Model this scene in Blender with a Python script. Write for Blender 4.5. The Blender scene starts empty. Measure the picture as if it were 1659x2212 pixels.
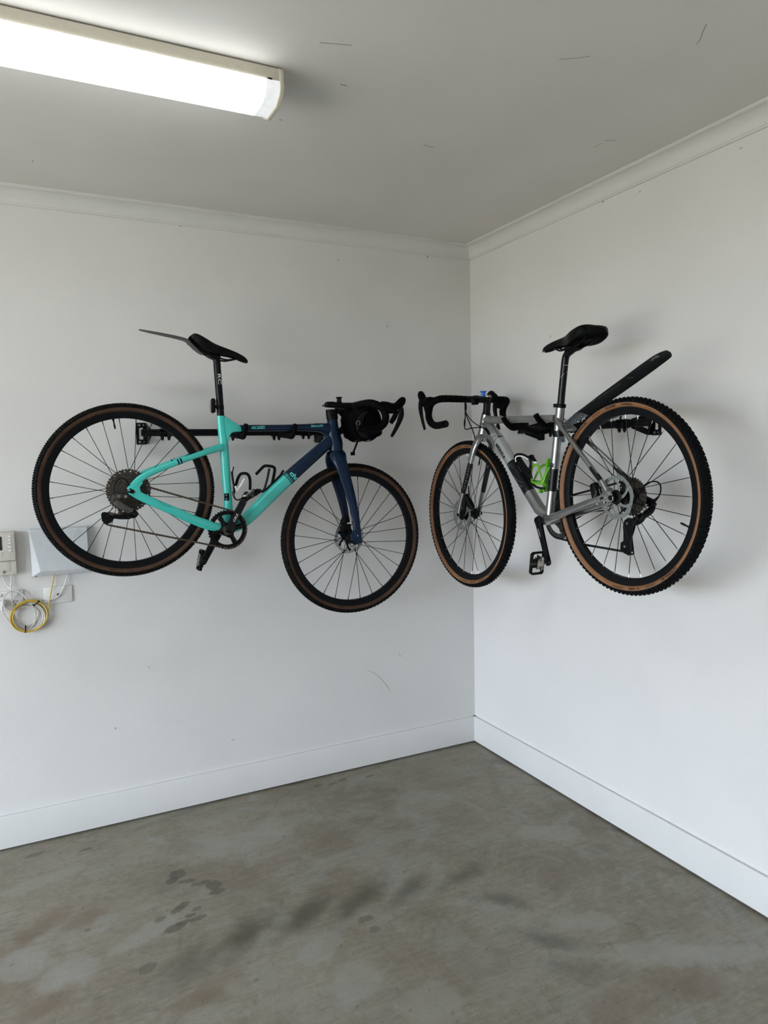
import bpy, bmesh, math, random
from mathutils import Vector, Matrix
random.seed(7)
sc = bpy.context.scene
COL = sc.collection
PI = math.pi
rad = math.radians
# ---------------------------------------------------------------- camera
FW, FH = 1659, 2212
FPX = 1573.37
YAW, PITCH, ROLL = 0.465399, -0.076285, -0.0207413
CAM = Vector((-2.25384, -3.38912, 1.62493))
_f = Vector((math.sin(YAW)*math.cos(PITCH), math.cos(YAW)*math.cos(PITCH), math.sin(PITCH)))
_r0 = Vector((math.cos(YAW), -math.sin(YAW), 0)); _u0 = _r0.cross(_f)
_r = math.cos(ROLL)*_r0+math.sin(ROLL)*_u0; _u = -math.sin(ROLL)*_r0+math.cos(ROLL)*_u0
cd = bpy.data.cameras.new('camera'); cam = bpy.data.objects.new('camera', cd); COL.objects.link(cam)
cam.matrix_world = Matrix(((_r.x, _u.x, -_f.x, CAM.x), (_r.y, _u.y, -_f.y, CAM.y), (_r.z, _u.z, -_f.z, CAM.z), (0, 0, 0, 1)))
cd.sensor_fit = 'HORIZONTAL'; cd.sensor_width = 36.0; cd.lens = 36.0*FPX/FW; cd.clip_start = 0.05
sc.camera = cam
# ---------------------------------------------------------------- sky, sun, exposure
w = bpy.data.worlds.new('overcast_sky'); sc.world = w; w.use_nodes = True
bg = w.node_tree.nodes['Background']; bg.inputs[0].default_value = (0.76, 0.865, 1.0, 1); bg.inputs[1].default_value = 7.5
sd = bpy.data.lights.new('sun', 'SUN'); sd.energy = 11.0; sd.angle = rad(1.5); sd.color = (1, 0.95, 0.86)
sun = bpy.data.objects.new('sun', sd); COL.objects.link(sun); sun.rotation_euler = (rad(-42), rad(14), 0)
pd = bpy.data.lights.new('door_opening_portal', 'AREA'); pd.shape = 'RECTANGLE'; pd.size = 4.6; pd.size_y = 2.25
pd.cycles.is_portal = True
po = bpy.data.objects.new('door_opening_portal', pd); COL.objects.link(po); po.location = (-6.02, -2.65, 1.13); po.rotation_euler = (rad(90), 0, rad(-90))
vs = sc.view_settings; vs.view_transform = 'Standard'; vs.look = 'None'; vs.exposure = 0.88; vs.gamma = 1.0; vs.use_curve_mapping = False
sc.cycles.use_denoising = True; sc.cycles.use_adaptive_sampling = True; sc.cycles.adaptive_threshold = 0.05
sc.cycles.max_bounces = 6; sc.cycles.diffuse_bounces = 4; sc.cycles.glossy_bounces = 3
sc.cycles.caustics_reflective = False; sc.cycles.caustics_refractive = False
# ---------------------------------------------------------------- photogrammetry helpers: where the sight line through a photo point meets a plane of the room
def sight(px, py):
    return _f+_r*((px-FW/2)/FPX)-_u*((py-FH/2)/FPX)
def hit(px, py, n, d):
    dr = sight(px, py); n = Vector(n); t = (d-CAM.dot(n))/dr.dot(n); return CAM+dr*t
class Hang:                # a bike's mid plane: local x to the right as seen from the room, y up, z towards the room
    def __init__(s, P0, x0, d):
        s.P0 = Vector(P0); s.x0 = x0; s.S = Vector(d).normalized(); s.V = s.S.cross(Vector((0, 0, 1)))
        s.M = Matrix((s.S, Vector((0, 0, 1)), s.V)).transposed()
    def at(s, px, py, v=0.0):
        q = hit(px, py, s.V, s.P0.dot(s.V)+v); return Vector(((q-s.P0).dot(s.S)+s.x0, q.z, v))
    def world(s, p): return s.P0+s.S*(p[0]-s.x0)+Vector((0, 0, p[1]))+s.V*p[2]
HL = Hang((-0.866, -0.316, 0), -0.866, (1, 0, 0))      # teal bike
HR = Hang((-0.320, -0.42, 0), 0.42, (0, -1, 0))        # silver bike
L = HL.at; R = HR.at
# ---------------------------------------------------------------- materials
M = {}
def mat(name, col, rough=0.5, metal=0.0, var=0.12, scale=40.0, bump=0.0, bscale=200.0, coat=0.0, dirt=None, dscale=25.0, dlo=0.55, dhi=0.7, emit=None, es=0.0, trans=0.0, spec=None):
    m = bpy.data.materials.new(name); m.use_nodes = True; nt = m.node_tree; b = nt.nodes['Principled BSDF']
    tc = nt.nodes.new('ShaderNodeTexCoord'); n = nt.nodes.new('ShaderNodeTexNoise'); n.inputs['Scale'].default_value = scale; n.inputs['Detail'].default_value = 4
    nt.links.new(tc.outputs['Object'], n.inputs['Vector'])
    rp = nt.nodes.new('ShaderNodeValToRGB'); c = Vector(col)
    rp.color_ramp.elements[0].position = 0.3; rp.color_ramp.elements[1].position = 0.7
    rp.color_ramp.elements[0].color = (*(c*(1-var)), 1); rp.color_ramp.elements[1].color = (*[min(1, x*(1+var)) for x in c], 1)
    nt.links.new(n.outputs['Fac'], rp.inputs[0]); out = rp.outputs[0]
    if dirt is not None:
        n2 = nt.nodes.new('ShaderNodeTexNoise'); n2.inputs['Scale'].default_value = dscale; n2.inputs['Detail'].default_value = 8; n2.inputs['Roughness'].default_value = 0.7
        nt.links.new(tc.outputs['Object'], n2.inputs['Vector'])
        r2 = nt.nodes.new('ShaderNodeValToRGB'); r2.color_ramp.elements[0].position = dlo; r2.color_ramp.elements[1].position = dhi
        nt.links.new(n2.outputs['Fac'], r2.inputs[0])
        mx = nt.nodes.new('ShaderNodeMix'); mx.data_type = 'RGBA'; nt.links.new(r2.outputs[0], mx.inputs[0]); nt.links.new(out, mx.inputs[6]); mx.inputs[7].default_value = (*dirt, 1)
        out = mx.outputs[2]
    nt.links.new(out, b.inputs['Base Color'])
    b.inputs['Roughness'].default_value = rough; b.inputs['Metallic'].default_value = metal
    if spec is not None: b.inputs['Specular IOR Level'].default_value = spec
    b.inputs['Coat Weight'].default_value = coat; b.inputs['Coat Roughness'].default_value = 0.12
    b.inputs['Transmission Weight'].default_value = trans
    if bump:
        n3 = nt.nodes.new('ShaderNodeTexNoise'); n3.inputs['Scale'].default_value = bscale; n3.inputs['Detail'].default_value = 3
        nt.links.new(tc.outputs['Object'], n3.inputs['Vector'])
        bp = nt.nodes.new('ShaderNodeBump'); bp.inputs['Strength'].default_value = bump; bp.inputs['Distance'].default_value = 0.002
        nt.links.new(n3.outputs['Fac'], bp.inputs['Height']); nt.links.new(bp.outputs[0], b.inputs['Normal'])
    if emit: b.inputs['Emission Color'].default_value = (*emit, 1); b.inputs['Emission Strength'].default_value = es
    M[name] = m; return m
mat('wall_paint', (0.67, 0.657, 0.64), 0.75, var=0.02, scale=3, bump=0.25, bscale=260)
mat('ceiling_paint', (0.655, 0.632, 0.595), 0.9, var=0.03, scale=2.2, bump=0.15, bscale=200)
mat('trim_paint', (0.63, 0.625, 0.605), 0.45, var=0.015, scale=6)
mat('scuff', (0.20, 0.185, 0.165), 0.9)
mat('black', (0.0028, 0.0028, 0.0032), 0.45, scale=60, spec=0.13)
mat('black_gloss', (0.0028, 0.0028, 0.0034), 0.2, scale=60, spec=0.22)
mat('black_tape', (0.0016, 0.0016, 0.002), 0.7, bump=0.4, bscale=350, spec=0.07)
mat('carbon', (0.0032, 0.0032, 0.004), 0.3, scale=90, spec=0.18)
mat('rubber', (0.0055, 0.0055, 0.005), 0.8, var=0.3, dirt=(0.032, 0.028, 0.023), dscale=60, dlo=0.5, dhi=0.9, spec=0.08)
mat('rubber_clean', (0.0045, 0.005, 0.0055), 0.7, var=0.2, dirt=(0.018, 0.017, 0.015), dscale=60, dlo=0.55, dhi=0.95, spec=0.08)
mat('tan_dark', (0.062, 0.032, 0.020), 0.7, var=0.25, scale=30, dirt=(0.036, 0.025, 0.018), dscale=18, dlo=0.45, dhi=0.75, spec=0.15)
mat('tan', (0.215, 0.096, 0.038), 0.65, var=0.12, scale=30, dirt=(0.13, 0.062, 0.028), dscale=18, dlo=0.5, dhi=0.85)
mat('rim_black', (0.0032, 0.0036, 0.0044), 0.45, var=0.2, dirt=(0.022, 0.02, 0.016), dscale=40, dlo=0.62, dhi=0.85, spec=0.12)
mat('spoke', (0.003, 0.003, 0.0035), 0.4, spec=0.1)
mat('steel', (0.32, 0.32, 0.31), 0.35, metal=0.9, var=0.15)
mat('rotor_steel', (0.30, 0.31, 0.305), 0.38, metal=0.85, var=0.12)
mat('chrome', (0.34, 0.32, 0.29), 0.25, metal=1.0, var=0.35, scale=90)
mat('emboss', (0.585, 0.60, 0.605), 0.42, var=0.03)
mat('dirty_steel', (0.075, 0.066, 0.053), 0.55, metal=0.45, var=0.4, scale=120, dirt=(0.014, 0.011, 0.008), dscale=140, dlo=0.4, dhi=0.6)
mat('grey_alloy', (0.10, 0.098, 0.09), 0.4, metal=0.7, var=0.2)
mat('chain', (0.062, 0.042, 0.029), 0.6, metal=0.4, var=0.35, scale=150)
mat('chain_dark', (0.008, 0.007, 0.0065), 0.5, metal=0.4, var=0.35, scale=150)
mat('teal', (0.040, 0.490, 0.425), 0.33, var=0.05, scale=15, coat=0.4, dirt=(0.05, 0.20, 0.16), dscale=45, dlo=0.66, dhi=0.86)
mat('navy', (0.0048, 0.0150, 0.038), 0.25, var=0.15, scale=20, coat=0.0, spec=0.22)
mat('silver', (0.33, 0.335, 0.33), 0.28, metal=0.85, var=0.06, scale=25, coat=0.15)
mat('silver_light', (0.42, 0.44, 0.435), 0.4, metal=0.55, var=0.05, scale=25)
mat('silver_worn', (0.24, 0.24, 0.23), 0.42, metal=0.6, var=0.12, scale=18)
mat('line_grey', (0.33, 0.33, 0.34), 0.6)
mat('white_print', (0.72, 0.73, 0.72), 0.5)
mat('teal_print', (0.12, 0.60, 0.54), 0.45)
mat('green', (0.125, 0.40, 0.018), 0.4, var=0.1, coat=0.2)
mat('white_plastic', (0.68, 0.67, 0.655), 0.4, var=0.03)
mat('grey_plastic', (0.52, 0.54, 0.55), 0.42, var=0.03)
mat('cream_plastic', (0.62, 0.60, 0.53), 0.45, var=0.04)
mat('yellow_cable', (0.52, 0.36, 0.07), 0.45, var=0.08)
mat('white_cable', (0.62, 0.60, 0.55), 0.45, var=0.05)
mat('blue_plastic', (0.02, 0.15, 0.55), 0.4)
mat('screen', (0.01, 0.012, 0.014), 0.15)
mat('dark_cloth', (0.0022, 0.0022, 0.0026), 0.9, bump=0.5, bscale=500, spec=0.05)
mat('grey_cloth', (0.009, 0.009, 0.010), 0.85, bump=0.5, bscale=500, spec=0.08)
mat('wrap', (0.0045, 0.0045, 0.006), 0.3, dirt=(0.03, 0.03, 0.034), dscale=50, dlo=0.68, dhi=0.72, spec=0.3)
mat('light_lens', (0.22, 0.21, 0.19), 0.3)
mat('diffuser', (0.9, 0.92, 0.95), 0.3, emit=(0.93, 0.97, 1.0), es=5.0)
mat('diffuser_end', (0.72, 0.71, 0.68), 0.25, emit=(0.9, 0.95, 1.0), es=0.30)
mat('batten', (0.62, 0.58, 0.48), 0.45, var=0.04)
mat('grass', (0.245, 0.222, 0.135), 0.9, var=0.3, scale=8)
mat('driveway', (0.44, 0.41, 0.38), 0.9, var=0.15, scale=3)
mat('sticker', (0.25, 0.25, 0.23), 0.5, var=0.9, scale=160)
mat('guard_pattern', (0.16, 0.18, 0.20), 0.45, var=0.95, scale=150)
mat('guard_grey', (0.028, 0.030, 0.031), 0.5, var=0.5, scale=300)
mat('guard_black', (0.0038, 0.004, 0.0045), 0.5, var=0.2, spec=0.15)
# ---------------------------------------------------------------- mesh builder
def smooth(pts, sub=4):
    """Catmull-Rom through rows of numbers (position + whatever follows)."""
    P = [list(p) for p in pts]; out = []
    for i in range(len(P)-1):
        a = P[max(i-1, 0)]; b = P[i]; c = P[i+1]; d = P[min(i+2, len(P)-1)]
        for k in range(sub):
            t = k/sub
            out.append([0.5*((2*b[j])+(-a[j]+c[j])*t+(2*a[j]-5*b[j]+4*c[j]-d[j])*t*t+(-a[j]+3*b[j]-3*c[j]+d[j])*t**3) for j in range(len(b))])
    out.append(P[-1]); return out
class MB:
    def __init__(s): s.v = []; s.f = []; s.m = []
    def add(s, V, F, mi=0):
        o = len(s.v); s.v += [tuple(x) for x in V]; s.f += [[i+o for i in f] for f in F]; s.m += [mi]*len(F); return s
    def box(s, c, size, rot=None, mi=0):
        c = Vector(c); h = Vector(size)/2; V = []
        for x in (-1, 1):
            for y in (-1, 1):
                for z in (-1, 1):
                    p = Vector((x*h.x, y*h.y, z*h.z)); V.append(c+(rot @ p if rot else p))
        return s.add(V, [(0, 1, 3, 2), (4, 6, 7, 5), (0, 4, 5, 1), (2, 3, 7, 6), (0, 2, 6, 4), (1, 5, 7, 3)], mi)
    def sweep(s, pts, ref=(0, 0, 1), n=12, e=2.0, sub=0, caps=True, closed=False, mi=0):
        """pts rows: x,y,z,a,b : a across ref, b along ref."""
        pts = [list(p) if len(p) == 5 else list(p)+[p[3]] for p in pts]
        if sub: pts = smooth(pts, sub)
        N = len(pts); ref = Vector(ref); V = []; F = []; prevB = None
        for i, p in enumerate(pts):
            c = Vector(p[:3])
            if closed: t = Vector(pts[(i+1) % N][:3])-Vector(pts[i-1][:3])
            else: t = Vector(pts[min(i+1, N-1)][:3])-Vector(pts[max(i-1, 0)][:3])
            if t.length < 1e-9: t = Vector((1, 0, 0))
            t.normalize(); b = ref-t*ref.dot(t)
            if b.length < 0.25 and prevB is not None: b = prevB-t*prevB.dot(t)
            if b.length < 1e-4: b = t.orthogonal()
            b.normalize(); prevB = b.copy(); a = t.cross(b)
            for k in range(n):
                th = 2*PI*(k+0.5)/n; cx, sy = math.cos(th), math.sin(th)
                cx = math.copysign(abs(cx)**(2/e), cx); sy = math.copysign(abs(sy)**(2/e), sy)
                V.append(c+a*(cx*p[3])+b*(sy*p[4]))
        M_ = N if closed else N-1
        for i in range(M_):
            j = (i+1) % N
            for k in range(n):
                F.append((i*n+k, i*n+(k+1) % n, j*n+(k+1) % n, j*n+k))
        if caps and not closed: F += [list(range(n))[::-1], list(range((N-1)*n, N*n))]
        return s.add(V, F, mi)
    def tube(s, pts, r, n=8, sub=0, closed=False, mi=0, ref=(0, 0, 1)):
        return s.sweep([(*p[:3], r, r) for p in pts], ref, n, 2.0, sub, True, closed, mi)
    def lathe(s, c, prof, axis=(0, 0, 1), n=32, closed=False, mi=0, a0=0, a1=2*PI):
        """prof rows (radius, along axis)."""
        c = Vector(c); ax = Vector(axis).normalized(); x = ax.orthogonal().normalized()
        if abs(ax.z) > 0.99: x = Vector((1, 0, 0))
        y = ax.cross(x); V = []; F = []; full = abs(a1-a0-2*PI) < 1e-6; nn = n if full else n+1
        for i in range(nn):
            th = a0+(a1-a0)*i/n; d = x*math.cos(th)+y*math.sin(th)
            for r, h in prof: V.append(c+d*r+ax*h)
        m = len(prof)
        for i in range(n):
            j = (i+1) % nn
            for k in range(m if closed else m-1):
                k2 = (k+1) % m; F.append((i*m+k, j*m+k, j*m+k2, i*m+k2))
        if not closed and full:
            if prof[0][0] > 1e-5: F.append([i*m for i in range(nn)][::-1])
            if prof[-1][0] > 1e-5: F.append([i*m+m-1 for i in range(nn)])
        return s.add(V, F, mi)
    def prism(s, outer, z0, z1, holes=(), fr=None, mi=0):
        """flat outline (2D rows) given thickness along local z; fr maps Vector->Vector."""
        bm = bmesh.new(); loops = []
        for lp in [outer, *holes]:
            vs_ = [bm.verts.new((p[0], p[1], 0)) for p in lp]
            for i in range(len(vs_)): bm.edges.new((vs_[i], vs_[(i+1) % len(vs_)]))
            loops.append(len(vs_))
        bm.verts.index_update()
        if holes: bmesh.ops.triangle_fill(bm, edges=bm.edges[:], use_beauty=True)
        else: bm.faces.new(bm.verts[:])
        bm.verts.index_update(); vv = [v.co.copy() for v in bm.verts]; ff = [[v.index for v in f.verts] for f in bm.faces]; bm.free()
        n = len(vv); g = fr or (lambda p: p)
        V = [g(Vector((p.x, p.y, z0))) for p in vv]+[g(Vector((p.x, p.y, z1))) for p in vv]
        F = [f[::-1] for f in ff]+[[i+n for i in f] for f in ff]; o = 0
        for k in loops:
            for i in range(k): a = o+i; b = o+(i+1) % k; F.append((a, b, b+n, a+n))
            o += k
        return s.add(V, F, mi)
    def build(s, name, mats, parent=None, origin=None, bevel=0.0, seg=2, angle=35, smooth_=True):
        mats = mats if isinstance(mats, (list, tuple)) else [mats]
        og = Vector(origin) if origin is not None else (Vector(parent['_o']) if parent is not None and '_o' in parent else Vector((0, 0, 0)))
        bm = bmesh.new(); vs_ = [bm.verts.new(Vector(v)-og) for v in s.v]
        for f, mi in zip(s.f, s.m):
            try: fc = bm.faces.new([vs_[i] for i in f]); fc.material_index = mi
            except ValueError: pass
        bmesh.ops.recalc_face_normals(bm, faces=bm.faces[:])
        if bevel:
            ed = [e_ for e_ in bm.edges if len(e_.link_faces) == 2 and e_.calc_face_angle(0) > rad(30)]
            bmesh.ops.bevel(bm, geom=ed, offset=bevel, segments=seg, affect='EDGES', profile=0.5, clamp_overlap=True)
        me = bpy.data.meshes.new(name); bm.to_mesh(me); bm.free()
        if smooth_:
            me.shade_smooth(); me.set_sharp_from_angle(angle=rad(angle))
        for k in mats: me.materials.append(M[k])
        o = bpy.data.objects.new(name, me); COL.objects.link(o); o['_o'] = list(og)
        if parent is not None:
            o.parent = parent; o.location = og-Vector(parent['_o'])
        else: o.location = og
        return o
def empty(name, loc, rot=None, origin=None):
    o = bpy.data.objects.new(name, None); COL.objects.link(o); o.location = loc; o.empty_display_size = 0.05
    if rot is not None: o.rotation_euler = rot.to_euler()
    o['_o'] = list(origin if origin is not None else loc); return o
def tag(o, label, cat, group=None):
    o['label'] = label; o['category'] = cat
    if group: o['group'] = group
    return o
def struct(o, label=None):
    o['kind'] = 'structure'
    if label: o['label'] = label
    return o
def text(name, body, size, fn, m, parent, shear=0.0, bold=0.0, space=1.0, fit=None):
    """flat lettering; fn maps (x,y) of the centred text to a point."""
    cu = bpy.data.curves.new('t', 'FONT'); cu.body = body; cu.size = size; cu.align_x = 'CENTER'; cu.align_y = 'CENTER'; cu.shear = shear; cu.offset = bold; cu.space_character = space; cu.resolution_u = 3
    ob = bpy.data.objects.new('t', cu); COL.objects.link(ob); bpy.context.view_layer.update()
    me = bpy.data.meshes.new_from_object(ob); bpy.data.objects.remove(ob); bpy.data.curves.remove(cu)
    kx = ky = 1.0; ox = oy = 0.0
    if fit:
        xs = [v.co.x for v in me.vertices]; ys = [v.co.y for v in me.vertices]; ox = (max(xs)+min(xs))/2; oy = (max(ys)+min(ys))/2; kx = fit[0]/(max(xs)-min(xs)); ky = fit[1]/(max(ys)-min(ys))
    mb = MB(); mb.add([fn((v.co.x-ox)*kx, (v.co.y-oy)*ky) for v in me.vertices], [list(p.vertices) for p in me.polygons]); bpy.data.meshes.remove(me)
    return mb.build(name, m, parent, smooth_=False)
def circ(cx, cy, r, n=16, a0=0.0): return [(cx+r*math.cos(a0+2*PI*i/n), cy+r*math.sin(a0+2*PI*i/n)) for i in range(n)]
# ================================================================ ROOM
H = 2.74; X0, Y0 = -6.0, -6.2; T = 0.15
def box_obj(name, a, b, m, bevel=0.0):
    mb = MB(); a = Vector(a); b = Vector(b); mb.box((a+b)/2, b-a); return mb.build(name, m, None, origin=((a+b)/2).to_tuple(), bevel=bevel)
# floor with its own material
fm = bpy.data.materials.new('concrete'); fm.use_nodes = True; M['concrete'] = fm
def concrete():
    nt = fm.node_tree; N = nt.nodes; Lk = nt.links; b = N['Principled BSDF']; tc = N.new('ShaderNodeTexCoord')
    def noise(scale, detail=6, rough=0.6, dist=0.0):
        n = N.new('ShaderNodeTexNoise'); n.inputs['Scale'].default_value = scale; n.inputs['Detail'].default_value = detail; n.inputs['Roughness'].default_value = rough; n.inputs['Distortion'].default_value = dist
        Lk.new(tc.outputs['Object'], n.inputs['Vector']); return n
    def ramp(src, stops):
        r = N.new('ShaderNodeValToRGB'); e = r.color_ramp.elements
        while len(e) < len(stops): e.new(0.5)
        for x, (p, c) in zip(e, stops): x.position = p; x.color = (*c, 1)
        Lk.new(src, r.inputs[0]); return r.outputs[0]
    def mix(fac, a, bcol, mode='MIX', f=None):
        m = N.new('ShaderNodeMix'); m.data_type = 'RGBA'; m.blend_type = mode
        if fac is None: m.inputs[0].default_value = f
        else: Lk.new(fac, m.inputs[0])
        Lk.new(a, m.inputs[6])
        if isinstance(bcol, tuple): m.inputs[7].default_value = (*bcol, 1)
        else: Lk.new(bcol, m.inputs[7])
        return m.outputs[2]
    base = ramp(noise(1.6, 8, 0.62, 0.6).outputs['Fac'], [(0.30, (0.158, 0.132, 0.090)), (0.48, (0.216, 0.193, 0.145)), (0.72, (0.268, 0.250, 0.200))])
    fine = ramp(noise(38, 6, 0.7).outputs['Fac'], [(0.3, (0.78, 0.78, 0.78)), (0.7, (1.12, 1.12, 1.12))])
    col = mix(None, base, fine, 'MULTIPLY', 0.8)
    brown = ramp(noise(0.9, 5, 0.6, 0.4).outputs['Fac'], [(0.5, (0, 0, 0)), (0.72, (0.75, 0.75, 0.75))])
    col = mix(brown, col, (0.135, 0.098, 0.062))
    wear = ramp(noise(3.2, 9, 0.72, 1.2).outputs['Fac'], [(0.52, (0, 0, 0)), (0.60, (0.5, 0.5, 0.5)), (0.8, (0.75, 0.75, 0.75))])
    col = mix(wear, col, (0.255, 0.245, 0.22))
    pat = ramp(noise(2.1, 10, 0.66, 2.0).outputs['Fac'], [(0.54, (0, 0, 0)), (0.58, (0.28, 0.28, 0.28)), (0.75, (0.2, 0.2, 0.2))])
    col = mix(pat, col, (0.27, 0.262, 0.235))
    mpx = N.new('ShaderNodeMapping'); mpx.inputs['Rotation'].default_value = (0, 0, 0.6); mpx.inputs['Scale'].default_value = (3.0, 22.0, 1); Lk.new(tc.outputs['Object'], mpx.inputs['Vector'])
    ns = N.new('ShaderNodeTexNoise'); ns.inputs['Scale'].default_value = 2.2; ns.inputs['Detail'].default_value = 8; ns.inputs['Roughness'].default_value = 0.75; ns.inputs['Distortion'].default_value = 1.5; Lk.new(mpx.outputs[0], ns.inputs['Vector'])
    col = mix(None, col, ramp(ns.outputs['Fac'], [(0.32, (0.72, 0.71, 0.69)), (0.55, (1, 1, 1)), (0.75, (1.14, 1.14, 1.14))]), 'MULTIPLY', 0.75)
    spk = ramp(noise(95, 3, 0.5).outputs['Fac'], [(0.66, (0, 0, 0)), (0.72, (0.6, 0.6, 0.6))]); col = mix(spk, col, (0.085, 0.075, 0.06))
    blot = ramp(noise(14, 7, 0.75, 0.8).outputs['Fac'], [(0.56, (0, 0, 0)), (0.70, (0.55, 0.55, 0.55))]); col = mix(blot, col, (0.115, 0.098, 0.075))
    at_ = N.new('ShaderNodeAttribute'); at_.attribute_name = 'stains_and_shade'; sp_ = N.new('ShaderNodeSeparateColor'); Lk.new(at_.outputs['Color'], sp_.inputs[0])
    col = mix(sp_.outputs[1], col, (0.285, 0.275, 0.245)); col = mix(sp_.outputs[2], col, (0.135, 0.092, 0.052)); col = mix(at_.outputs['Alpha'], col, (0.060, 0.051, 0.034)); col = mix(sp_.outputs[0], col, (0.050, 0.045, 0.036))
    Lk.new(col, b.inputs['Base Color'])
    rr = ramp(noise(4, 5).outputs['Fac'], [(0.3, (0.42, 0.42, 0.42)), (0.7, (0.62, 0.62, 0.62))]); Lk.new(rr, b.inputs['Roughness'])
    bp = N.new('ShaderNodeBump'); bp.inputs['Strength'].default_value = 0.25; bp.inputs['Distance'].default_value = 0.003; Lk.new(noise(60, 5, 0.7).outputs['Fac'], bp.inputs['Height']); Lk.new(bp.outputs[0], b.inputs['Normal'])
concrete()
import numpy as np
def vnoise(x, y, sc, seed, octv=4, rough=0.55):
    """value noise, -1..1"""
    rs_ = np.random.RandomState(seed); tab = rs_.rand(256, 256)*2-1; out = np.zeros_like(x); amp = 1.0; tot = 0.0
    for o in range(octv):
        u = x*sc+17.3*o; v = y*sc+9.1*o; iu = np.floor(u).astype(int); iv = np.floor(v).astype(int); fu = u-iu; fv = v-iv
        fu = fu*fu*(3-2*fu); fv = fv*fv*(3-2*fv); g = lambda a, b: tab[(iu+a) % 256, (iv+b) % 256]
        out += amp*((g(0, 0)*(1-fu)+g(1, 0)*fu)*(1-fv)+(g(0, 1)*(1-fu)+g(1, 1)*fu)*fv); tot += amp; amp *= rough; sc *= 2
    return out/tot
def build_floor():
    xs = np.concatenate([np.linspace(X0-T, -2.7, 12, endpoint=False), np.linspace(-2.7, T, 440)]); ys = np.concatenate([np.linspace(Y0-T, -2.3, 14, endpoint=False), np.linspace(-2.3, T, 380)])
    nx, ny = len(xs), len(ys); GX, GY = np.meshgrid(xs, ys); n = nx*ny
    V = np.zeros((n+4, 3)); V[:n, 0] = GX.ravel(); V[:n, 1] = GY.ravel()
    V[n:] = [(xs[0], ys[0], -.1), (xs[-1], ys[0], -.1), (xs[-1], ys[-1], -.1), (xs[0], ys[-1], -.1)]
    i = np.arange((ny-1)*(nx-1)); r = i//(nx-1); c = i % (nx-1); k = r*nx+c; F = np.stack([k, k+1, k+nx+1, k+nx], 1).tolist(); F.append([n+3, n+2, n+1, n])
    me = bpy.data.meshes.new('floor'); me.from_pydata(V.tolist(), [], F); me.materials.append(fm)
    X, Y = V[:, 0], V[:, 1]; A = np.zeros((n+4, 4))
    def add(ch, px, py, rx, ry, rot, k, edge, warp, wsc, seed):
        q = hit(px, py, (0, 0, 1), 0); dx, dy = X-q.x, Y-q.y; m_ = (np.abs(dx) < 2.2*max(rx, ry)) & (np.abs(dy) < 2.2*max(rx, ry)); dx, dy = dx[m_], dy[m_]
        if not len(dx): return
        u = (dx*math.cos(rot)+dy*math.sin(rot))/rx; v = (-dx*math.sin(rot)+dy*math.cos(rot))/ry
        d = np.sqrt(u*u+v*v)+warp*vnoise(X[m_], Y[m_], wsc, seed, 5, .62); t = np.clip((edge[1]-d)/(edge[1]-edge[0]), 0, 1); t = t*t*(3-2*t)*k
        A[m_, ch] = 1-(1-A[m_, ch])*(1-t)
    for j, (px, py, rx, ry, rot, k) in enumerate([(140, 2115, .12, .10, .3, .55), (60, 2080, .10, .11, 1.2, .5), (760, 2120, .18, .10, .9, .5), (690, 2050, .11, .06, .6, .45), (930, 2170, .18, .12, .4, .5), (1430, 2060, .16, .07, -.5, .5), (1280, 1990, .14, .06, -.3, .45), (300, 2025, .20, .05, .5, .5), (560, 1800, .34, .12, .2, .35), (1180, 1800, .18, .08, -.4, .35), (900, 1740, .26, .12, .2, .35), (1560, 2060, .2, .05, -.5, .4), (100, 1900, .2, .06, .3, .35)]):
        add(1, px, py, rx, ry, rot, k, (.55, .95), .55, 9, 10+j)
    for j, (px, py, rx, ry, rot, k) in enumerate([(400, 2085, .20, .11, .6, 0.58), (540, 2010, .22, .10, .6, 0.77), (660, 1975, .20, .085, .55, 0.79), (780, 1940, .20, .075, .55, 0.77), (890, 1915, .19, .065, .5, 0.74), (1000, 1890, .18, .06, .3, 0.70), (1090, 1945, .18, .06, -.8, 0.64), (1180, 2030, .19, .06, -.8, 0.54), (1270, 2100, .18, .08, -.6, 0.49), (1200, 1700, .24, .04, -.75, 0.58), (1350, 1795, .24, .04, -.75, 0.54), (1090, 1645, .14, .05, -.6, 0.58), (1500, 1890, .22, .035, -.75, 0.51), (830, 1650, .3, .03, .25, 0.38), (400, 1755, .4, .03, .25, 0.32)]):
        add(3, px, py, rx, ry, rot, k, (.0, 1.05), .45, 14, 40+j)  # soft floor shadow painted in as a dark band, plus dark strips along the walls
    for j, (px, py, rx, ry, rot, k) in enumerate([(90, 2000, .22, .08, .5, .65), (180, 1985, .12, .06, .5, .6), (430, 2160, .18, .07, .4, .55), (90, 2180, .15, .06, .4, .5), (1500, 2120, .25, .10, -.4, .45), (600, 1860, .34, .06, .3, .35), (1330, 2170, .2, .1, .2, .4), (1000, 1690, .2, .06, .1, .3)]):
        add(2, px, py, rx, ry, rot, k, (.2, 1.0), .6, 16, 70+j)
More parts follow.
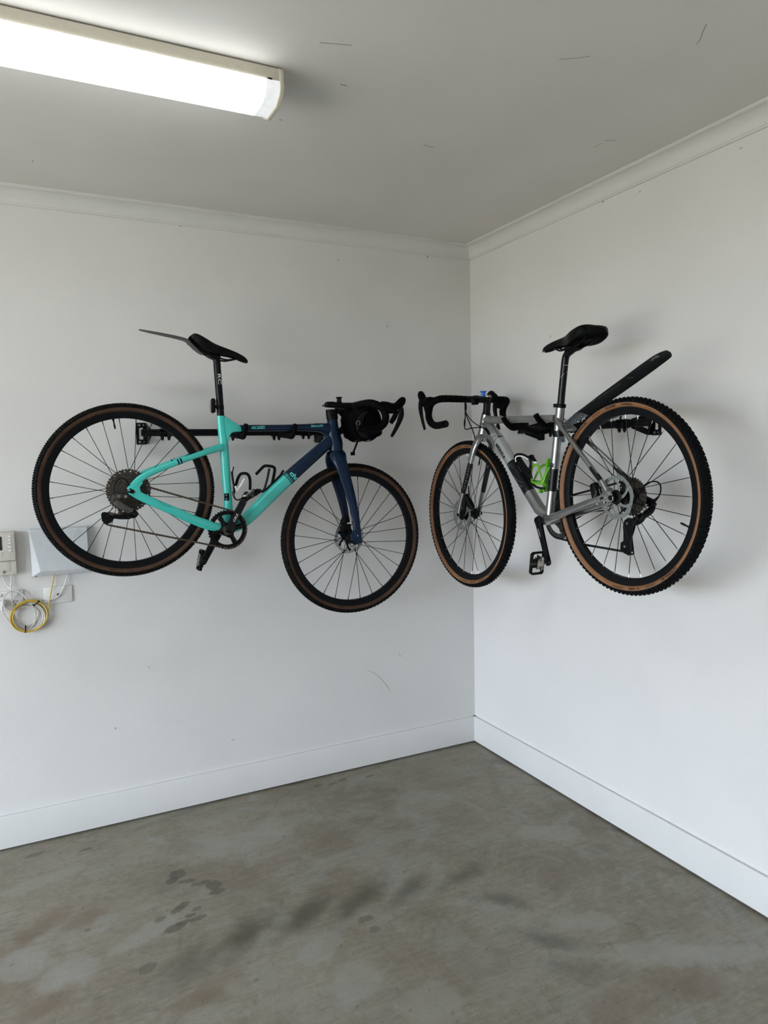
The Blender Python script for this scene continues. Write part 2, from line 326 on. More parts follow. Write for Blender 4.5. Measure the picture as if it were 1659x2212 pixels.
    for j, (px, py, rx, ry, rot, k) in enumerate([(383, 1888, .040, .034, .9, .66), (372, 1903, .032, .020, .5, .64), (405, 1903, .040, .015, -.3, .6), (432, 1908, .045, .015, .0, .6), (460, 1912, .036, .034, .3, .64), (470, 1925, .032, .020, .2, .6),
            (395, 1955, .028, .018, .6, .6), (384, 1965, .030, .018, .2, .6), (425, 1963, .020, .015, 0, .55), (428, 1983, .036, .015, .1, .55), (412, 1977, .024, .013, 0, .55), (346, 1986, .022, .016, .4, .55), (395, 1993, .030, .015, .2, .55), (378, 2005, .044, .022, .2, .55), (190, 2010, .015, .012, 0, .4), (320, 2090, .038, .024, .4, .5),
            (685, 1697, .024, .015, .2, .55), (718, 1693, .032, .013, .2, .55), (740, 1684, .028, .013, .2, .55), (798, 1677, .026, .014, .2, .55), (75, 1846, .05, .017, .2, .5), (185, 1835, .028, .011, .2, .55), (130, 1843, .013, .009, 0, .45), (790, 1985, .032, .022, 0, .5), (810, 2008, .026, .022, 0, .45)]):
        add(0, px, py, rx*1.05, ry*1.05, rot, k, (.78, .92), .35, 30, 100+j)
    rnd = random.Random(3)
    for j in range(120):   # small chips and drips
        px, py = rnd.uniform(0, 1659), rnd.uniform(1640, 2212); q = hit(px, py, (0, 0, 1), 0)
        if q.x > -.03 or q.y > -.03: continue
        add(rnd.choice((0, 0, 1)), px, py, rnd.uniform(.004, .012), rnd.uniform(.003, .007), rnd.uniform(0, 3), rnd.uniform(.3, .6), (.6, .95), .4, 60, 200+j)
    at = me.attributes.new('stains_and_shade', 'FLOAT_COLOR', 'POINT'); at.data.foreach_set('color', A.astype(np.float32).ravel())
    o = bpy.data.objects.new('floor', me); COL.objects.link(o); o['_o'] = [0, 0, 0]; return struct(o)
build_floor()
struct(box_obj('ceiling', (X0-T, Y0-T, H), (T, T, H+0.1), 'ceiling_paint'))
struct(box_obj('wall_back', (X0-T, 0, 0), (T, T, H), 'wall_paint'))
struct(box_obj('wall_right', (0, Y0-T, 0), (T, 0, H), 'wall_paint'))
struct(box_obj('wall_front', (X0-T, Y0-T, 0), (0, Y0, H), 'wall_paint'))
wl = MB()   # wall with the open garage door
DA, DB = -0.35, -4.95   # the open roller door
wl.box((X0-T/2, DA/2, H/2), (T, -DA, H)); wl.box((X0-T/2, (Y0+DB)/2, H/2), (T, DB-Y0, H)); wl.box((X0-T/2, (DA+DB)/2, (2.25+H)/2), (T, DA-DB, H-2.25))
struct(wl.build('wall_left', 'wall_paint', None, origin=(X0, -3.0, 0)))
mb = MB(); mb.box((X0-T-2.5, -3, -0.08), (5, 14, 0.1)); struct(mb.build('driveway', 'driveway', None, origin=(X0-2.5, -3, -0.08)))
mb = MB(); mb.box((X0-T-5-20, -3, -0.10), (40, 80, 0.1)); struct(mb.build('lawn', 'grass', None, origin=(X0-25, -3, -0.1)))
# skirting boards
def skirting(name, along):
    mb = MB(); t = 0.018; h = 0.147; prof = [(0.0, 0.009), (t, 0.009), (t, h-0.006), (t-0.004, h), (0.0, h)]
    if along == 'x': fr = lambda p: Vector((p.z, -p.x, p.y)); mb.prism(prof, X0, 0.0, fr=fr)
    else: fr = lambda p: Vector((-p.x, p.z, p.y)); mb.prism(prof, Y0, -0.0, fr=fr)
    return struct(mb.build(name, 'trim_paint', None, origin=(0, 0, 0)))
skirting('baseboard_back', 'x'); skirting('baseboard_right', 'y')
def cornice(name, along):
    mb = MB(); prof = [(0.0, H), (0.060, H), (0.060, H-0.006), (0.056, H-0.008)]
    for i in range(9):
        a = i/8*PI/2; prof.append((0.056-0.046*math.sin(a), H-0.058+0.048*math.cos(a)-0.0))
    prof += [(0.007, H-0.060), (0.007, H-0.067), (0.0, H-0.067)]
    if along == 'x': fr = lambda p: Vector((p.z, -p.x, p.y)); mb.prism(prof, X0, 0.0, fr=fr)
    else: fr = lambda p: Vector((-p.x, p.z, p.y)); mb.prism(prof, Y0, 0.0, fr=fr)
    return struct(mb.build(name, 'trim_paint', None, origin=(0, 0, H)))
cornice('trim_1', 'x'); cornice('trim_2', 'y')
# ================================================================ LAMP
lx0, lx1 = -2.78, -1.512
root = tag(empty('fluorescent_light', (lx1, -1.24, H)), 'long glowing fluorescent ceiling light with a cream end cap', 'ceiling light')
mb = MB(); fr = lambda p: Vector((p.z, p.x, p.y))
mb.prism([(-1.313, H), (-1.325, H-0.005), (-1.326, H-0.040), (-1.165, H-0.040), (-1.166, H-0.005), (-1.178, H)], lx0, lx1-0.012, fr=fr); mb.build('housing', 'batten', root)
mb = MB(); dp = [(-1.328, H-0.0405), (-1.330, H-0.062), (-1.318, H-0.076), (-1.288, H-0.092), (-1.205, H-0.092), (-1.172, H-0.076), (-1.162, H-0.062), (-1.163, H-0.0405)]
mb.prism(dp, lx0, lx1-0.052, fr=fr); mb.build('diffuser', 'diffuser', root)
mb = MB(); mb.prism(dp, lx1-0.0515, lx1-0.0122, fr=fr); mb.build('diffuser_tip', 'diffuser_end', root)
mb = MB(); ep = [(-1.318, H), (-1.332, H-0.008), (-1.336, H-0.062), (-1.323, H-0.080), (-1.290, H-0.097), (-1.203, H-0.097), (-1.167, H-0.080), (-1.157, H-0.062), (-1.160, H-0.008), (-1.172, H)]
mb.prism(ep, lx1-0.012, lx1, fr=fr); mb.build('end_cap', 'batten', root, bevel=0.0025)
mb = MB(); mb.box((lx1-0.040, -1.3285, H-0.039), (0.012, 0.003, 0.004)); mb.build('latch', 'black', root)
# ================================================================ WALL MARKS
def mark(pts, r, wall):
    mb = MB(); P = []
    for px, py in pts:
        n, d, o = {'b': ((0, 1, 0), -0.0006, 0), 'r': ((1, 0, 0), -0.0006, 0), 'c': ((0, 0, 1), H-0.0006, 0)}[wall]
        P.append(hit(px, py, n, d))
    nv = {'b': (0, 1, 0), 'r': (1, 0, 0), 'c': (0, 0, 1)}[wall]
    mb.sweep([(*p, r, 0.0005) for p in P], nv, 6)
    return mb
marks = {'b': [([(836, 703), (838, 707)], .002), ([(452, 466), (456, 470)], .002), ([(388, 487), (391, 489)], .002), ([(862, 1412), (866, 1418)], .0012), ([(796, 1448), (815, 1458), (832, 1476), (842, 1492)], .0006), ([(500, 1600), (508, 1596)], .0012), ([(248, 1572), (251, 1575)], .002), ([(730, 560), (731, 563)], .002), ([(922, 553), (925, 556)], .0025), ([(320, 1440), (325, 1444)], .001)],
         'r': [([(1188, 730), (1189, 724)], .0015), ([(1300, 438), (1304, 434)], .002), ([(1380, 415), (1384, 413)], .0015), ([(1598, 322), (1603, 318)], .0015), ([(1105, 440), (1108, 447)], .0015)],
         'c': [([(735, 182), (750, 186)], 0.00110), ([(1526, 52), (1517, 70), (1514, 82), (1505, 96)], 0.00066), ([(915, 313), (930, 317), (938, 318)], 0.00083), ([(1208, 128), (1240, 126), (1275, 122)], 0.00055), ([(1306, 303), (1330, 304)], 0.00055), ([(604, 258), (609, 260)], 0.00138), ([(70, 350), (72, 347)], 0.00110), ([(1282, 318), (1300, 310)], 0.00044), ([(690, 92), (760, 98)], 0.00033)]}
for wall, nm in (('b', 'wall_back'), ('r', 'wall_right'), ('c', 'ceiling')):
    for pts, r in marks[wall]:
        o = mark(pts, r, wall); par = bpy.data.objects[nm]; o.build('scuff_mark', 'scuff', par, origin=par['_o'])
# ================================================================ WALL BOXES, OUTLETS, CABLES (left end of the back wall)
def BW(px, py, d=0.0): return hit(px, py, (0, 1, 0), -d)
root = tag(empty('network_box', (-2.10, 0, 1.15)), 'pale grey network connection box behind the rear wheel of the teal bike', 'wall box')
mb = MB(); z1, z0 = 1.351, 1.152
xa, xb = -2.222, -1.994
V = [(xa, 0, z1), (xb, 0, z1), (xb, 0, z0), (xa, 0, z0), (xa, -.026, z1), (xb-.002, -.036, z1-.002), (xb-.002, -.036, z0+.002), (xa+.004, -.02, z0), (xa+.036, -.042, z0+.022), (xb-.002, -.040, z0+.020)]
mb.add(V, [(0, 1, 2, 3), (0, 4, 5, 1), (1, 5, 9, 6, 2), (3, 2, 6, 7), (0, 3, 7, 4), (4, 8, 9, 5), (4, 7, 8), (7, 6, 9, 8)]); mb.build('cover', 'grey_plastic', root, bevel=0.0025, angle=12)
text('lettering', 'NBN', 0.018, lambda x, y: Vector((-2.050+x, -0.0412, 1.318+y)), 'emboss', root)
mb = MB(); mb.tube([(-2.035+.008*math.cos(a*PI/8), -0.0405, 1.336+.008*math.sin(a*PI/8)) for a in range(2, 14)], .0008, 5, ref=(0, 1, 0)); mb.build('emblem', 'emboss', root)
mb = MB(); mb.lathe((-2.203, -.012, 1.1515), [(.003, 0), (.003, -.003)], (0, 0, 1), 10); mb.build('screw', 'black', root)
root = tag(empty('wall_controller', (-2.36, 0, 1.168)), 'cream wall controller with dark display and button column at left edge', 'wall controller')
mb = MB(); mb.box((-2.353, -.024, 1.288), (.156, .048, .118)); mb.build('upper_case', 'cream_plastic', root, bevel=.005)
mb = MB(); mb.box((-2.351, -.019, 1.1985), (.154, .038, .060)); mb.build('lower_case', 'cream_plastic', root, bevel=.005)
mb = MB(); mb.box((-2.360, -.0385, 1.204), (.125, .003, .040)); mb.build('flap', 'cream_plastic', root, bevel=.002)
mb = MB(); mb.lathe((-2.322, -.038, 1.184), [(.0065, 0), (.0065, .003), (.004, .004)], (0, -1, 0), 16); mb.build('knob', 'steel', root)
mb = MB(); mb.box((-2.355, -.0482, 1.303), (.064, .003, .056)); mb.build('display', 'screen', root)
text('digits', '00 00\n00 00\n00 08\n00 05', .013, lambda x, y: Vector((-2.349+x, -.0500, 1.302+y)), 'line_grey', root)
for dx, dz, w_ in ((-.006, 0, .014), (.014, 0, .006), (-.004, -.009, .012), (.013, -.009, .008)):
    mb = MB(); mb.box((-2.336+dx, -.0484, 1.263+dz), (w_, .0006, .0028)); mb.build('printed_mark', 'line_grey', root)
for i in range(5):
    mb = MB(); mb.box((-2.293, -.0495, 1.330-.0145*i), (.011, .005, .008)); mb.build('button', 'white_plastic', root, bevel=.001)
root = tag(empty('power_outlet', (-2.31, 0, 1.02)), 'white double power outlet below the cream controller', 'power outlet')
mb = MB(); mb.box((-2.315, -.004, 1.0595), (.118, .008, .078)); mb.build('plate', 'white_plastic', root, bevel=.003)
for k, sx in enumerate((-2.336, -2.286)):
    mb = MB(); mb.lathe((sx, -.008, 1.050), [(.019, 0), (.019, .0015), (.0, .0015)], (0, -1, 0), 28); so = mb.build('socket', 'white_plastic', root)
    for a, dx, dz in ((rad(30), -.007, .004), (rad(-30), .007, .004), (0, 0, -.009)):
        mb = MB(); mb.box((sx+dx, -.0100, 1.050+dz), (.0022, .001, .008), Matrix.Rotation(a, 3, 'Y')); mb.build('slot', 'black', so)
    mb = MB(); mb.lathe((sx-.006*(1-2*k), -.008, 1.083), [(.0075, 0), (.0075, .004), (.006, .005)], (0, -1, 0), 20); mb.build('switch', 'white_plastic', root)
root = tag(empty('data_outlet', (-2.12, 0, 1.03)), 'flat white wall plate with one round data jack under the network box', 'wall plate')
mb = MB(); mb.box((-2.122, -.0035, 1.065), (.112, .007, .072)); mb.build('plate', 'white_plastic', root, bevel=.003)
p = BW(125.5, 1284, .008)
mb = MB(); mb.lathe((p.x, -.007, p.z), [(.0075, 0), (.0075, .003), (.005, .003), (.005, .001), (0, .001)], (0, -1, 0), 20); mb.build('jack_ring', 'grey_plastic', root)
mb = MB(); mb.box((p.x, -.0095, p.z), (.006, .002, .006)); mb.build('jack', 'black', root)
# plug in the outlet
pl = tag(empty('power_plug', (-2.336, -.012, 1.05)), 'round white power plug in the left socket of the outlet', 'plug')
mb = MB(); mb.lathe((-2.336, -.0098, 1.050), [(.016, 0), (.017, .012), (.013, .026), (.006, .030)], (0, -1, 0), 20); mb.sweep([(-2.336, -.03, 1.05, .006, .006), (-2.337, -.036, 1.036, .005, .005), (-2.337, -.034, 1.024, .0035, .0035)], (0, 1, 0), 8, sub=3); mb.build('plug_body', 'white_plastic', pl)
def cable(name, pts, r, m, label, sub=6):
    P = [BW(x, y, d) for x, y, d in pts]; mb = MB(); mb.tube(P, r, 8, sub, ref=(0, 1, 0)); o = mb.build(name, m, None, origin=P[0])
    return tag(o, label, 'cable')
# yellow cable with its coil
def coil_pts(cx, cy, rx, ry, n, d0, a0, turns, wob=2.0, tilt=0.0, seed=0):
    rd = random.Random(seed); out = []; N_ = int(n*turns)
    ph = [rd.uniform(0, 6) for _ in range(4)]
    for i in range(N_+1):
        a = a0+2*PI*i/n; k = i/n
        R_ = 1+wob*.012*math.sin(2.1*a*.37+ph[0])+wob*.01*math.sin(k*1.9+ph[1])
        out.append((cx+rx*R_*math.cos(a), cy+ry*R_*math.sin(a)+tilt*math.cos(a), d0+.004*math.sin(k*2.7+ph[2])+.002*math.sin(a*2)))
    return out
ypts = [(116.7, 1238, .012), (115.4, 1252.6, .014), (110, 1279, .020), (104.8, 1312, .022), (103, 1330, .022)]+coil_pts(64, 1331, 39, 33, 14, .022, .15, 4.6, 3.5, -5, 3)
P = [BW(x, y, d) for x, y, d in ypts]; yo = tag(empty('coiled_cable', P[-1]), 'yellow network cable coiled and tied below the wall boxes', 'cable')
mb = MB(); mb.tube(P, .0027, 8, 4, ref=(0, 1, 0)); mb.build('yellow_cable', 'yellow_cable', yo)
for cx, cy, ax in ((77.5, 1304, .9), (55, 1360, .1)):
    c = BW(cx, cy, .022); mb = MB()
    t = Vector((math.sin(ax), 0, math.cos(ax))); q = []
    for i in range(14):
        a = 2*PI*i/14; q.append(c+t*(.0135*math.cos(a))+Vector((0, -1, 0))*(.011*math.sin(a)))
    mb.sweep([(*p, .0012, .0022) for p in q], Vector((t.z, 0, -t.x)), 6, closed=True)
    mb.box(c+t*.015+Vector((0, -.004, 0)), (.006, .006, .006)); mb.build('cable_tie', 'black', yo)
cable('white_cable', [(145.9, 1237, .012), (143.2, 1252.6, .014), (132.6, 1279, .016), (119.3, 1292.4, .016), (95.5, 1301.7, .014), (79.6, 1301, .012), (60, 1303, .012)]+coil_pts(62, 1332, 33, 30, 14, .012, -1.4, 2.4, 4, 2, 5), .0027, 'white_cable', 'white cable curving from the network box down to the coil')
cable('white_cable', [(2.7, 1238, .012), (10.6, 1256.6, .013), (23.9, 1272.5, .02), (39.8, 1277.8, .024), (53, 1287, .022), (63.7, 1299, .014), (74, 1318, .010), (76, 1340, .010), (66, 1358, .010)], .0027, 'white_cable', 'white cable leaving the controller at the left and crossing over the outlet')
cable('white_cable', [(25.9, 1238, .012), (23.9, 1263.2, .016), (23.9, 1285.8, .026), (27.8, 1311, .018), (33, 1334, .010), (48, 1352, .009), (68, 1348, .009), (82, 1328, .009), (80, 1316, .009)], .0027, 'white_cable', 'white cable hanging straight down from the right of the controller')
cable('white_cable', [(60, 1298, .018), (45, 1280, .022), (30.5, 1274.5, .024), (13.3, 1283, .03), (6, 1299, .045), (10.6, 1312.3, .04), (26.5, 1317.6, .024), (40, 1313, .016), (62, 1310, .012), (80, 1318, .010)], .0027, 'white_cable', 'white cable looped in front of the power outlet')
cable('white_cable', [(2.5, 1308, .036), (4.6, 1314, .03), (8, 1325.5, .022), (22.5, 1346.8, .014), (34.5, 1358.7, .012), (52, 1363, .012), (75, 1356, .010), (88, 1340, .010)], .0027, 'white_cable', 'white flex running from the power plug into the coil')
# ================================================================ BIKE RACKS
BL = Matrix(((1, 0, 0), (0, 0, -1), (0, 1, 0)))            # local x right, y up, z out of the back wall
BR = Matrix(((0, 0, -1), (-1, 0, 0), (0, 1, 0)))           # local x right (towards camera), y up, z out of the right wall
def rack(left, s0, s1, z, plates, arms, stores, tip, label):
    loc = (s0, 0, z) if left else (0, -s0, z)
    root = tag(empty('bike_wall_rack', loc, BL if left else BR, origin=(s0, z, 0)), label, 'bike rack', 'bike racks on the garage walls')
    RD = 0.10
    mb = MB(); mb.box(((s0+s1)/2, z, RD), (s1-s0, .030, .022)); mb.box(((s0+s1)/2, z+.008, RD+.012), (s1-s0, .009, .004)); mb.box(((s0+s1)/2, z-.010, RD+.012), (s1-s0, .006, .004)); mb.build('rail', 'black', root, bevel=.0015)
    for p, sg in plates:
        win = [(p-.009, z-.026), (p+.009, z-.026), (p+.009, z+.026), (p-.009, z+.026)]
        mb = MB(); mb.prism([(p-.021, z-.048), (p+.021, z-.048), (p+.021, z+.048), (p-.021, z+.048)], 0.0005, .006, [win[::-1]]); pt = mb.build('mount_plate', 'black', root, bevel=.0012)
        e = p+sg*.023
        fr = lambda q, e=e, sg=sg: Vector((e+q.z, q.y, q.x))
        mb = MB(); mb.prism([(0.001, z-.046), (.001, z+.046), (.040, z+.034), (RD+.012, z+.018), (RD+.012, z-.020), (.03, z-.046)], -.003, .003, [[(.022, z-.026), (.062, z-.012), (.062, z+.004), (.022, z+.010)]], fr=fr); mb.build('gusset', 'black', root)
        for yy in (-.037, .037):
            for dx, r_ in ((-.007, .0055), (.011, .0035)):
                mb = MB(); mb.lathe((p+dx, z+yy, .006), [(r_, 0), (r_, .003), (r_*.55, .003), (r_*.5, .0015), (0, .0015)], (0, 0, 1), 14); mb.build('bolt', 'steel', pt)
    for a in arms:
        mb = MB(); mb.box((a, z, RD), (.044, .038, .032))
        for dx in (-.012, .012): mb.sweep([(a+dx, z-.012, RD, .009, .009), (a+dx, z-.030, RD, .007, .007), (a+dx, z-.038, RD, .003, .003)], (0, 0, 1), 10)
        cl = mb.build('clamp', 'black', root, bevel=.002)
        mb = MB(); dep = tip[0](a)
        pts = [(a, z-.006, RD+.01), (a, z-.016, RD+.08), (a, tip[2], dep-.055), (a, tip[2]-.004, dep-.01), (a, tip[2]+.012, dep+.018), (a, tip[1]-.012, dep+.034), (a, tip[1], dep+.042)]
        mb.sweep([(*p, .012, .010) for p in pts], (1, 0, 0), 12, 2.4, 4); mb.build('hook_arm', 'black_tape', root)
    for a in stores:
        mb = MB()
        for dx in (-.014, .014): mb.sweep([(a+dx, z-.010, RD+.004, .008, .008), (a+dx, z-.026, RD+.004, .007, .007), (a+dx, z-.034, RD+.004, .003, .003)], (0, 0, 1), 10)
        mb.box((a, z, RD), (.046, .036, .028)); mb.sweep([(a+.016, z+.004, RD+.012, .012, .005), (a+.016, z-.012, RD+.020, .011, .006), (a+.016, z-.018, RD+.022, .006, .005)], (0, 0, 1), 10)
        mb.tube([(a-.012, z+.015, RD), (a-.012, z+.026, RD), (a-.006, z+.030, RD)], .004, 8)
        mb.build('storage_hook', 'black', root, bevel=.001)
    return root
def LS(px, d): return BW(px, 935, d).x
def RS(px, py, d): return -hit(px, py, (1, 0, 0), -d).y
zl = BW(400, 934.5, .1).z
rack(True, BW(305, 935, .1).x, BW(700, 935, .1).x, zl, [(-1.752, 1), (-.905, -1)], [LS(497, .1), LS(597, .1)], [LS(357, .1), LS(660, .1)], (lambda s: 0.321, L(640, 918, .04).y, L(600, 935, 0).y-.012), 'black wall rack on the back wall holding the teal and navy bike')
zr = hit(1250, 922, (1, 0, 0), -.1).z
a1 = R(1088, 904, .045).x; a2 = R(1158, 899, .045).x
rack(False, .56, 1.36, zr, [(.597, 1), (1.306, -1)], [a1, a2], [RS(1258, 930, .1), RS(1345, 925, .1)], (lambda s: 0.325, R(1088, 902, .045).y, R(1130, 912, 0).y-.018), 'black wall rack on the right wall holding the silver bike')
# ================================================================ SHARED BIKE BUILDERS (local axes: x right, y up, z towards the room)
def wheel(bike, name, hub, tread_m, tan_m, n=28, rot=0.0, rotor=None, flange=(.030, .030), knob_seed=0, seen_text=False, nip='spoke', rs=(.2905, .3180, .3330, .3515), valve=0.5, tw=1.0):
    hub = Vector(hub); ri, rt, ro, RT = rs
    mb = MB(); mb.lathe(hub, [(ri, -.009), (ri, .009), (ri+.010, .0125), (rt, .0138), (rt+.001, .0115), (rt-.004, .009), (rt-.004, -.009), (rt+.001, -.0115), (rt, -.0138), (ri+.010, -.0125)], n=96, closed=True)
    wh = mb.build(name, 'rim_black', bike, origin=hub)
    mb = MB(); prof = [(ro-.001, -.0190), (ro+.006, -.0185), (ro+.0125, -.013), (RT-.0022, -.006), (RT-.0015, 0), (RT-.0022, .006), (ro+.0125, .013), (ro+.006, .0185), (ro-.001, .0190), (rt, .0125), (rt, -.0125)]
    prof = [(r_, z_*tw) for r_, z_ in prof]
    mb.lathe(hub, prof, n=128, closed=True); mb.build('tyre', tread_m, wh)
    for sg in (1, -1):
        mb = MB(); mb.lathe(hub, [(rt-.001, .0120*sg*tw), (rt+.001, .0150*sg*tw), (rt+.006, .0182*sg*tw), (ro-.004, .0197*sg*tw), (ro, .0196*sg*tw), (ro, .0180*sg*tw), (rt, .011*sg*tw)], n=128, closed=True); mb.build('sidewall', tan_m, wh)
    mb = MB(); NK = 108
    for i in range(NK):
        for row in range(6):
            a = 2*PI*(i+(.5 if row % 2 else 0))/NK; d = Vector((math.cos(a), math.sin(a), 0)); t = Vector((-d.y, d.x, 0)); z = Vector((0, 0, 1))
            zz, rr, tilt, sx, sz, hgt = [(-.0185, ro+.0075, -1.0, .0125, .005, .0042), (-.0118, RT-.0035, -.55, .009, .0045, .0040), (-.0038, RT-.0012, -.1, .009, .0048, .0036), (.0038, RT-.0012, .1, .009, .0048, .0036), (.0118, RT-.0035, .55, .009, .0045, .0040), (.0185, ro+.0075, 1.0, .0125, .005, .0042)][row]
            nrm = (d*math.cos(tilt)+z*math.sin(tilt)).normalized(); lat = t.cross(nrm).normalized()
            rm = Matrix((t, lat, nrm)).transposed(); mb.box(hub+d*rr+z*zz*tw+nrm*.0003, (sx*.80, sz*1.2*tw, hgt), rm)
    o = mb.build('tread_knobs', tread_m, wh, smooth_=False); o['kind'] = 'stuff'
    # spokes : four shared meshes
    me = {}
    for sg in (1, -1):
        for dr in (1, -1):
            fz = flange[0] if sg > 0 else -flange[1]; dl = dr*rad(62)
            a = Vector((.023*math.cos(dl), .023*math.sin(dl), fz)); b = Vector((ri+.002, 0, sg*.002)); q = b+(a-b).normalized()*.016
            mb = MB(); mb.sweep([(*a, .00135, .00135), (*q, .00135, .00135)], n=6); mb.sweep([(*q, .0017, .0017), (*b, .0021, .0021)], n=6, mi=1)
            mb.v = [tuple(Vector(v)+hub) for v in mb.v]; o = mb.build('spoke', ['spoke', nip], wh); me[(sg, dr)] = o.data; bpy.data.objects.remove(o)
    for i in range(n):
        sg = 1 if i % 2 == 0 else -1; dr = 1 if (i//2) % 2 == 0 else -1
        o = bpy.data.objects.new('spoke', me[(sg, dr)]); COL.objects.link(o); o.parent = wh; o.rotation_euler = (0, 0, rot+2*PI*i/n)
    mb = MB(); f0, f1 = flange
    mb.lathe(hub, [(.010, -.050), (.015, -.048), (.015, -f1-.006), (.026, -f1-.003), (.026, -f1+.003), (.014, -f1+.010), (.013, 0), (.014, f0-.010), (.026, f0-.003), (.026, f0+.003), (.015, f0+.006), (.015, .048), (.010, .050)], n=28); mb.build('hub', 'black', wh)
    if rotor:
        rotor_disc(wh, hub, *rotor)
    va = rot+2*PI*(valve/n); d = Vector((math.cos(va), math.sin(va), 0)); mb = MB()
    mb.sweep([(*(hub+d*(ri+.002)), .0048, .0048), (*(hub+d*(ri-.006)), .0048, .0048), (*(hub+d*(ri-.008)), .003, .003), (*(hub+d*(ri-.022)), .003, .003), (*(hub+d*(ri-.024)), .0042, .0042), (*(hub+d*(ri-.040)), .0030, .0030)], n=10); mb.build('valve', 'black', wh)
    if seen_text:
        for ph in (rad(108), rad(-72)):
            for body, off, sz in (('SCHWALBE', -.128, .0128), ('/////////', -.034, .0110), ('G-ONE', .044, .0128), ('ULTRABITE', .122, .0075)):
                rr = (rt+ro)/2+.0005
                def fn(x, y, ph=ph, off=off, rr=rr):
                    a = ph-(x+off)/rr; q = rr+y*.85; zz = .0203*tw-.12*abs(min(0, q-rr))
                    return hub+Vector((q*math.cos(a), q*math.sin(a), zz))
                text('lettering', body, sz, fn, 'black', wh, shear=.15, bold=.0003, space=1.35)
    return wh
def rotor_disc(wh, hub, z, r, style, m='rotor_steel', arm='rotor_steel'):
    hub = Vector(hub); N_ = 120; out = []; nh = 30
    for i in range(N_):
        a = 2*PI*i/N_; q = r+.0016*math.copysign(abs(math.sin(6*a))**.6, math.sin(6*a)); out.append((hub.x+q*math.cos(a), hub.y+q*math.sin(a)))
    inner = [(hub.x+(r-.0150+.0012*math.cos(6*2*PI*i/72))*math.cos(2*PI*i/72), hub.y+(r-.0150+.0012*math.cos(6*2*PI*i/72))*math.sin(2*PI*i/72)) for i in range(72)][::-1]
    holes = [inner]
    for k in range(nh):
        a = 2*PI*k/nh; rr = r-.0045-(.0055 if k % 2 else 0); holes.append(circ(hub.x+rr*math.cos(a), hub.y+rr*math.sin(a), .0021, 6)[::-1])
    mb = MB(); mb.prism(out, z-.0009, z+.0009, holes); mb.build('brake_rotor', m, wh)
    for k in range(6):   # swept arms
        a = 2*PI*k/6; mb = MB(); rows = []
        for t, w_ in ((0, .0075), (.35, .0052), (.7, .0045), (1, .0075)):
            rr = .020+(r-.013-.020)*t; aa = a+.62*t; rows.append((hub.x+rr*math.cos(aa), hub.y+rr*math.sin(aa), z, w_, .0012))
        mb.sweep(rows, n=8, e=5, sub=3); mb.build('rotor_arm', arm, wh)
    mb = MB(); mb.lathe((hub.x, hub.y, z), [(.0265, -.0012), (.0265, .002), (.021, .004), (.016, .005), (.016, -.004)], n=30); mb.build('rotor_carrier', 'black', wh)
def toothed(c, r, n, depth=.004, duty=.35):
    out = []
    for i in range(n):
        a = 2*PI*i/n; s = 2*PI/n
        for f_, q in ((-.5+.02, r-depth), (-.28, r-depth*.75), (-.10, r), (.10, r), (.28, r-depth*.75)): out.append((c[0]+q*math.cos(a+f_*s), c[1]+q*math.sin(a+f_*s)))
    return out
def cassette(wh, hub, sizes, z_in, sgn, m):
    hub = Vector(hub)
    for k, t in enumerate(sizes):
        r = t*.0127/(2*PI)+.002; z = z_in+sgn*k*.0037; mb = MB(); holes = [circ(hub.x, hub.y, .017, 20)[::-1]]
        if t > 18:
            nh = 16 if k else 22
            for i in range(nh): a = 2*PI*i/nh; rr = r-.0125; holes.append(circ(hub.x+rr*math.cos(a), hub.y+rr*math.sin(a), .0042, 7)[::-1])
        mb.prism(toothed(hub, r, t), z-.0009, z+.0009, holes); mb.build('sprocket', m, wh)
    mb = MB(); mb.lathe((hub.x, hub.y, z_in+sgn*.0037*(len(sizes)-1)), [(.018, 0), (.018, sgn*.003), (.011, sgn*.003), (.011, -sgn*.02)], n=24); mb.lathe((hub.x, hub.y, 0), [(.0185, min(z_in, z_in+sgn*.037)), (.0185, max(z_in, z_in+sgn*.037))], n=20); mb.build('lock_ring', 'dirty_steel', wh)
def chain(bike, path, m, pitch=.0127):
    """closed polyline in 3D -> links at even pitch, outer and inner plates alternating."""
    P = [Vector(p) for p in path]; seg = []; tot = 0
    for i in range(len(P)-1): seg.append((P[i+1]-P[i]).length); tot += seg[-1]
    n = int(tot/pitch)//2*2; pitch = tot/n; mb = MB()
    def at(d):
        i = 0
        while i < len(seg)-1 and d > seg[i]: d -= seg[i]; i += 1
        return P[i]+(P[i+1]-P[i])*(d/seg[i])
    for k in range(n):
        a = at(k*pitch); b = at(min((k+1)*pitch, tot-1e-6)); c = (a+b)/2; x = (b-a).normalized(); y = Vector((0, 0, 1)).cross(x).normalized(); z = x.cross(y)
        lp = []; hl = pitch/2
        for i in range(5): th = -PI/2+PI*i/4; lp.append((hl+.0042*math.cos(th), .0042*math.sin(th)))
        lp.append((0, .0031))
        for i in range(5): th = PI/2+PI*i/4; lp.append((-hl+.0042*math.cos(th), .0042*math.sin(th)))
        lp.append((0, -.0031)); w_ = .0030 if k % 2 else .0020
        for sg in (-1, 1): mb.prism(lp, sg*w_-.0005, sg*w_+.0005, fr=lambda p: c+x*p.x+y*p.y+z*p.z)
        mb.sweep([(*(a-z*w_), .002, .002), (*(a+z*w_), .002, .002)], ref=tuple(x), n=6)
    return mb.build('chain', m, bike)
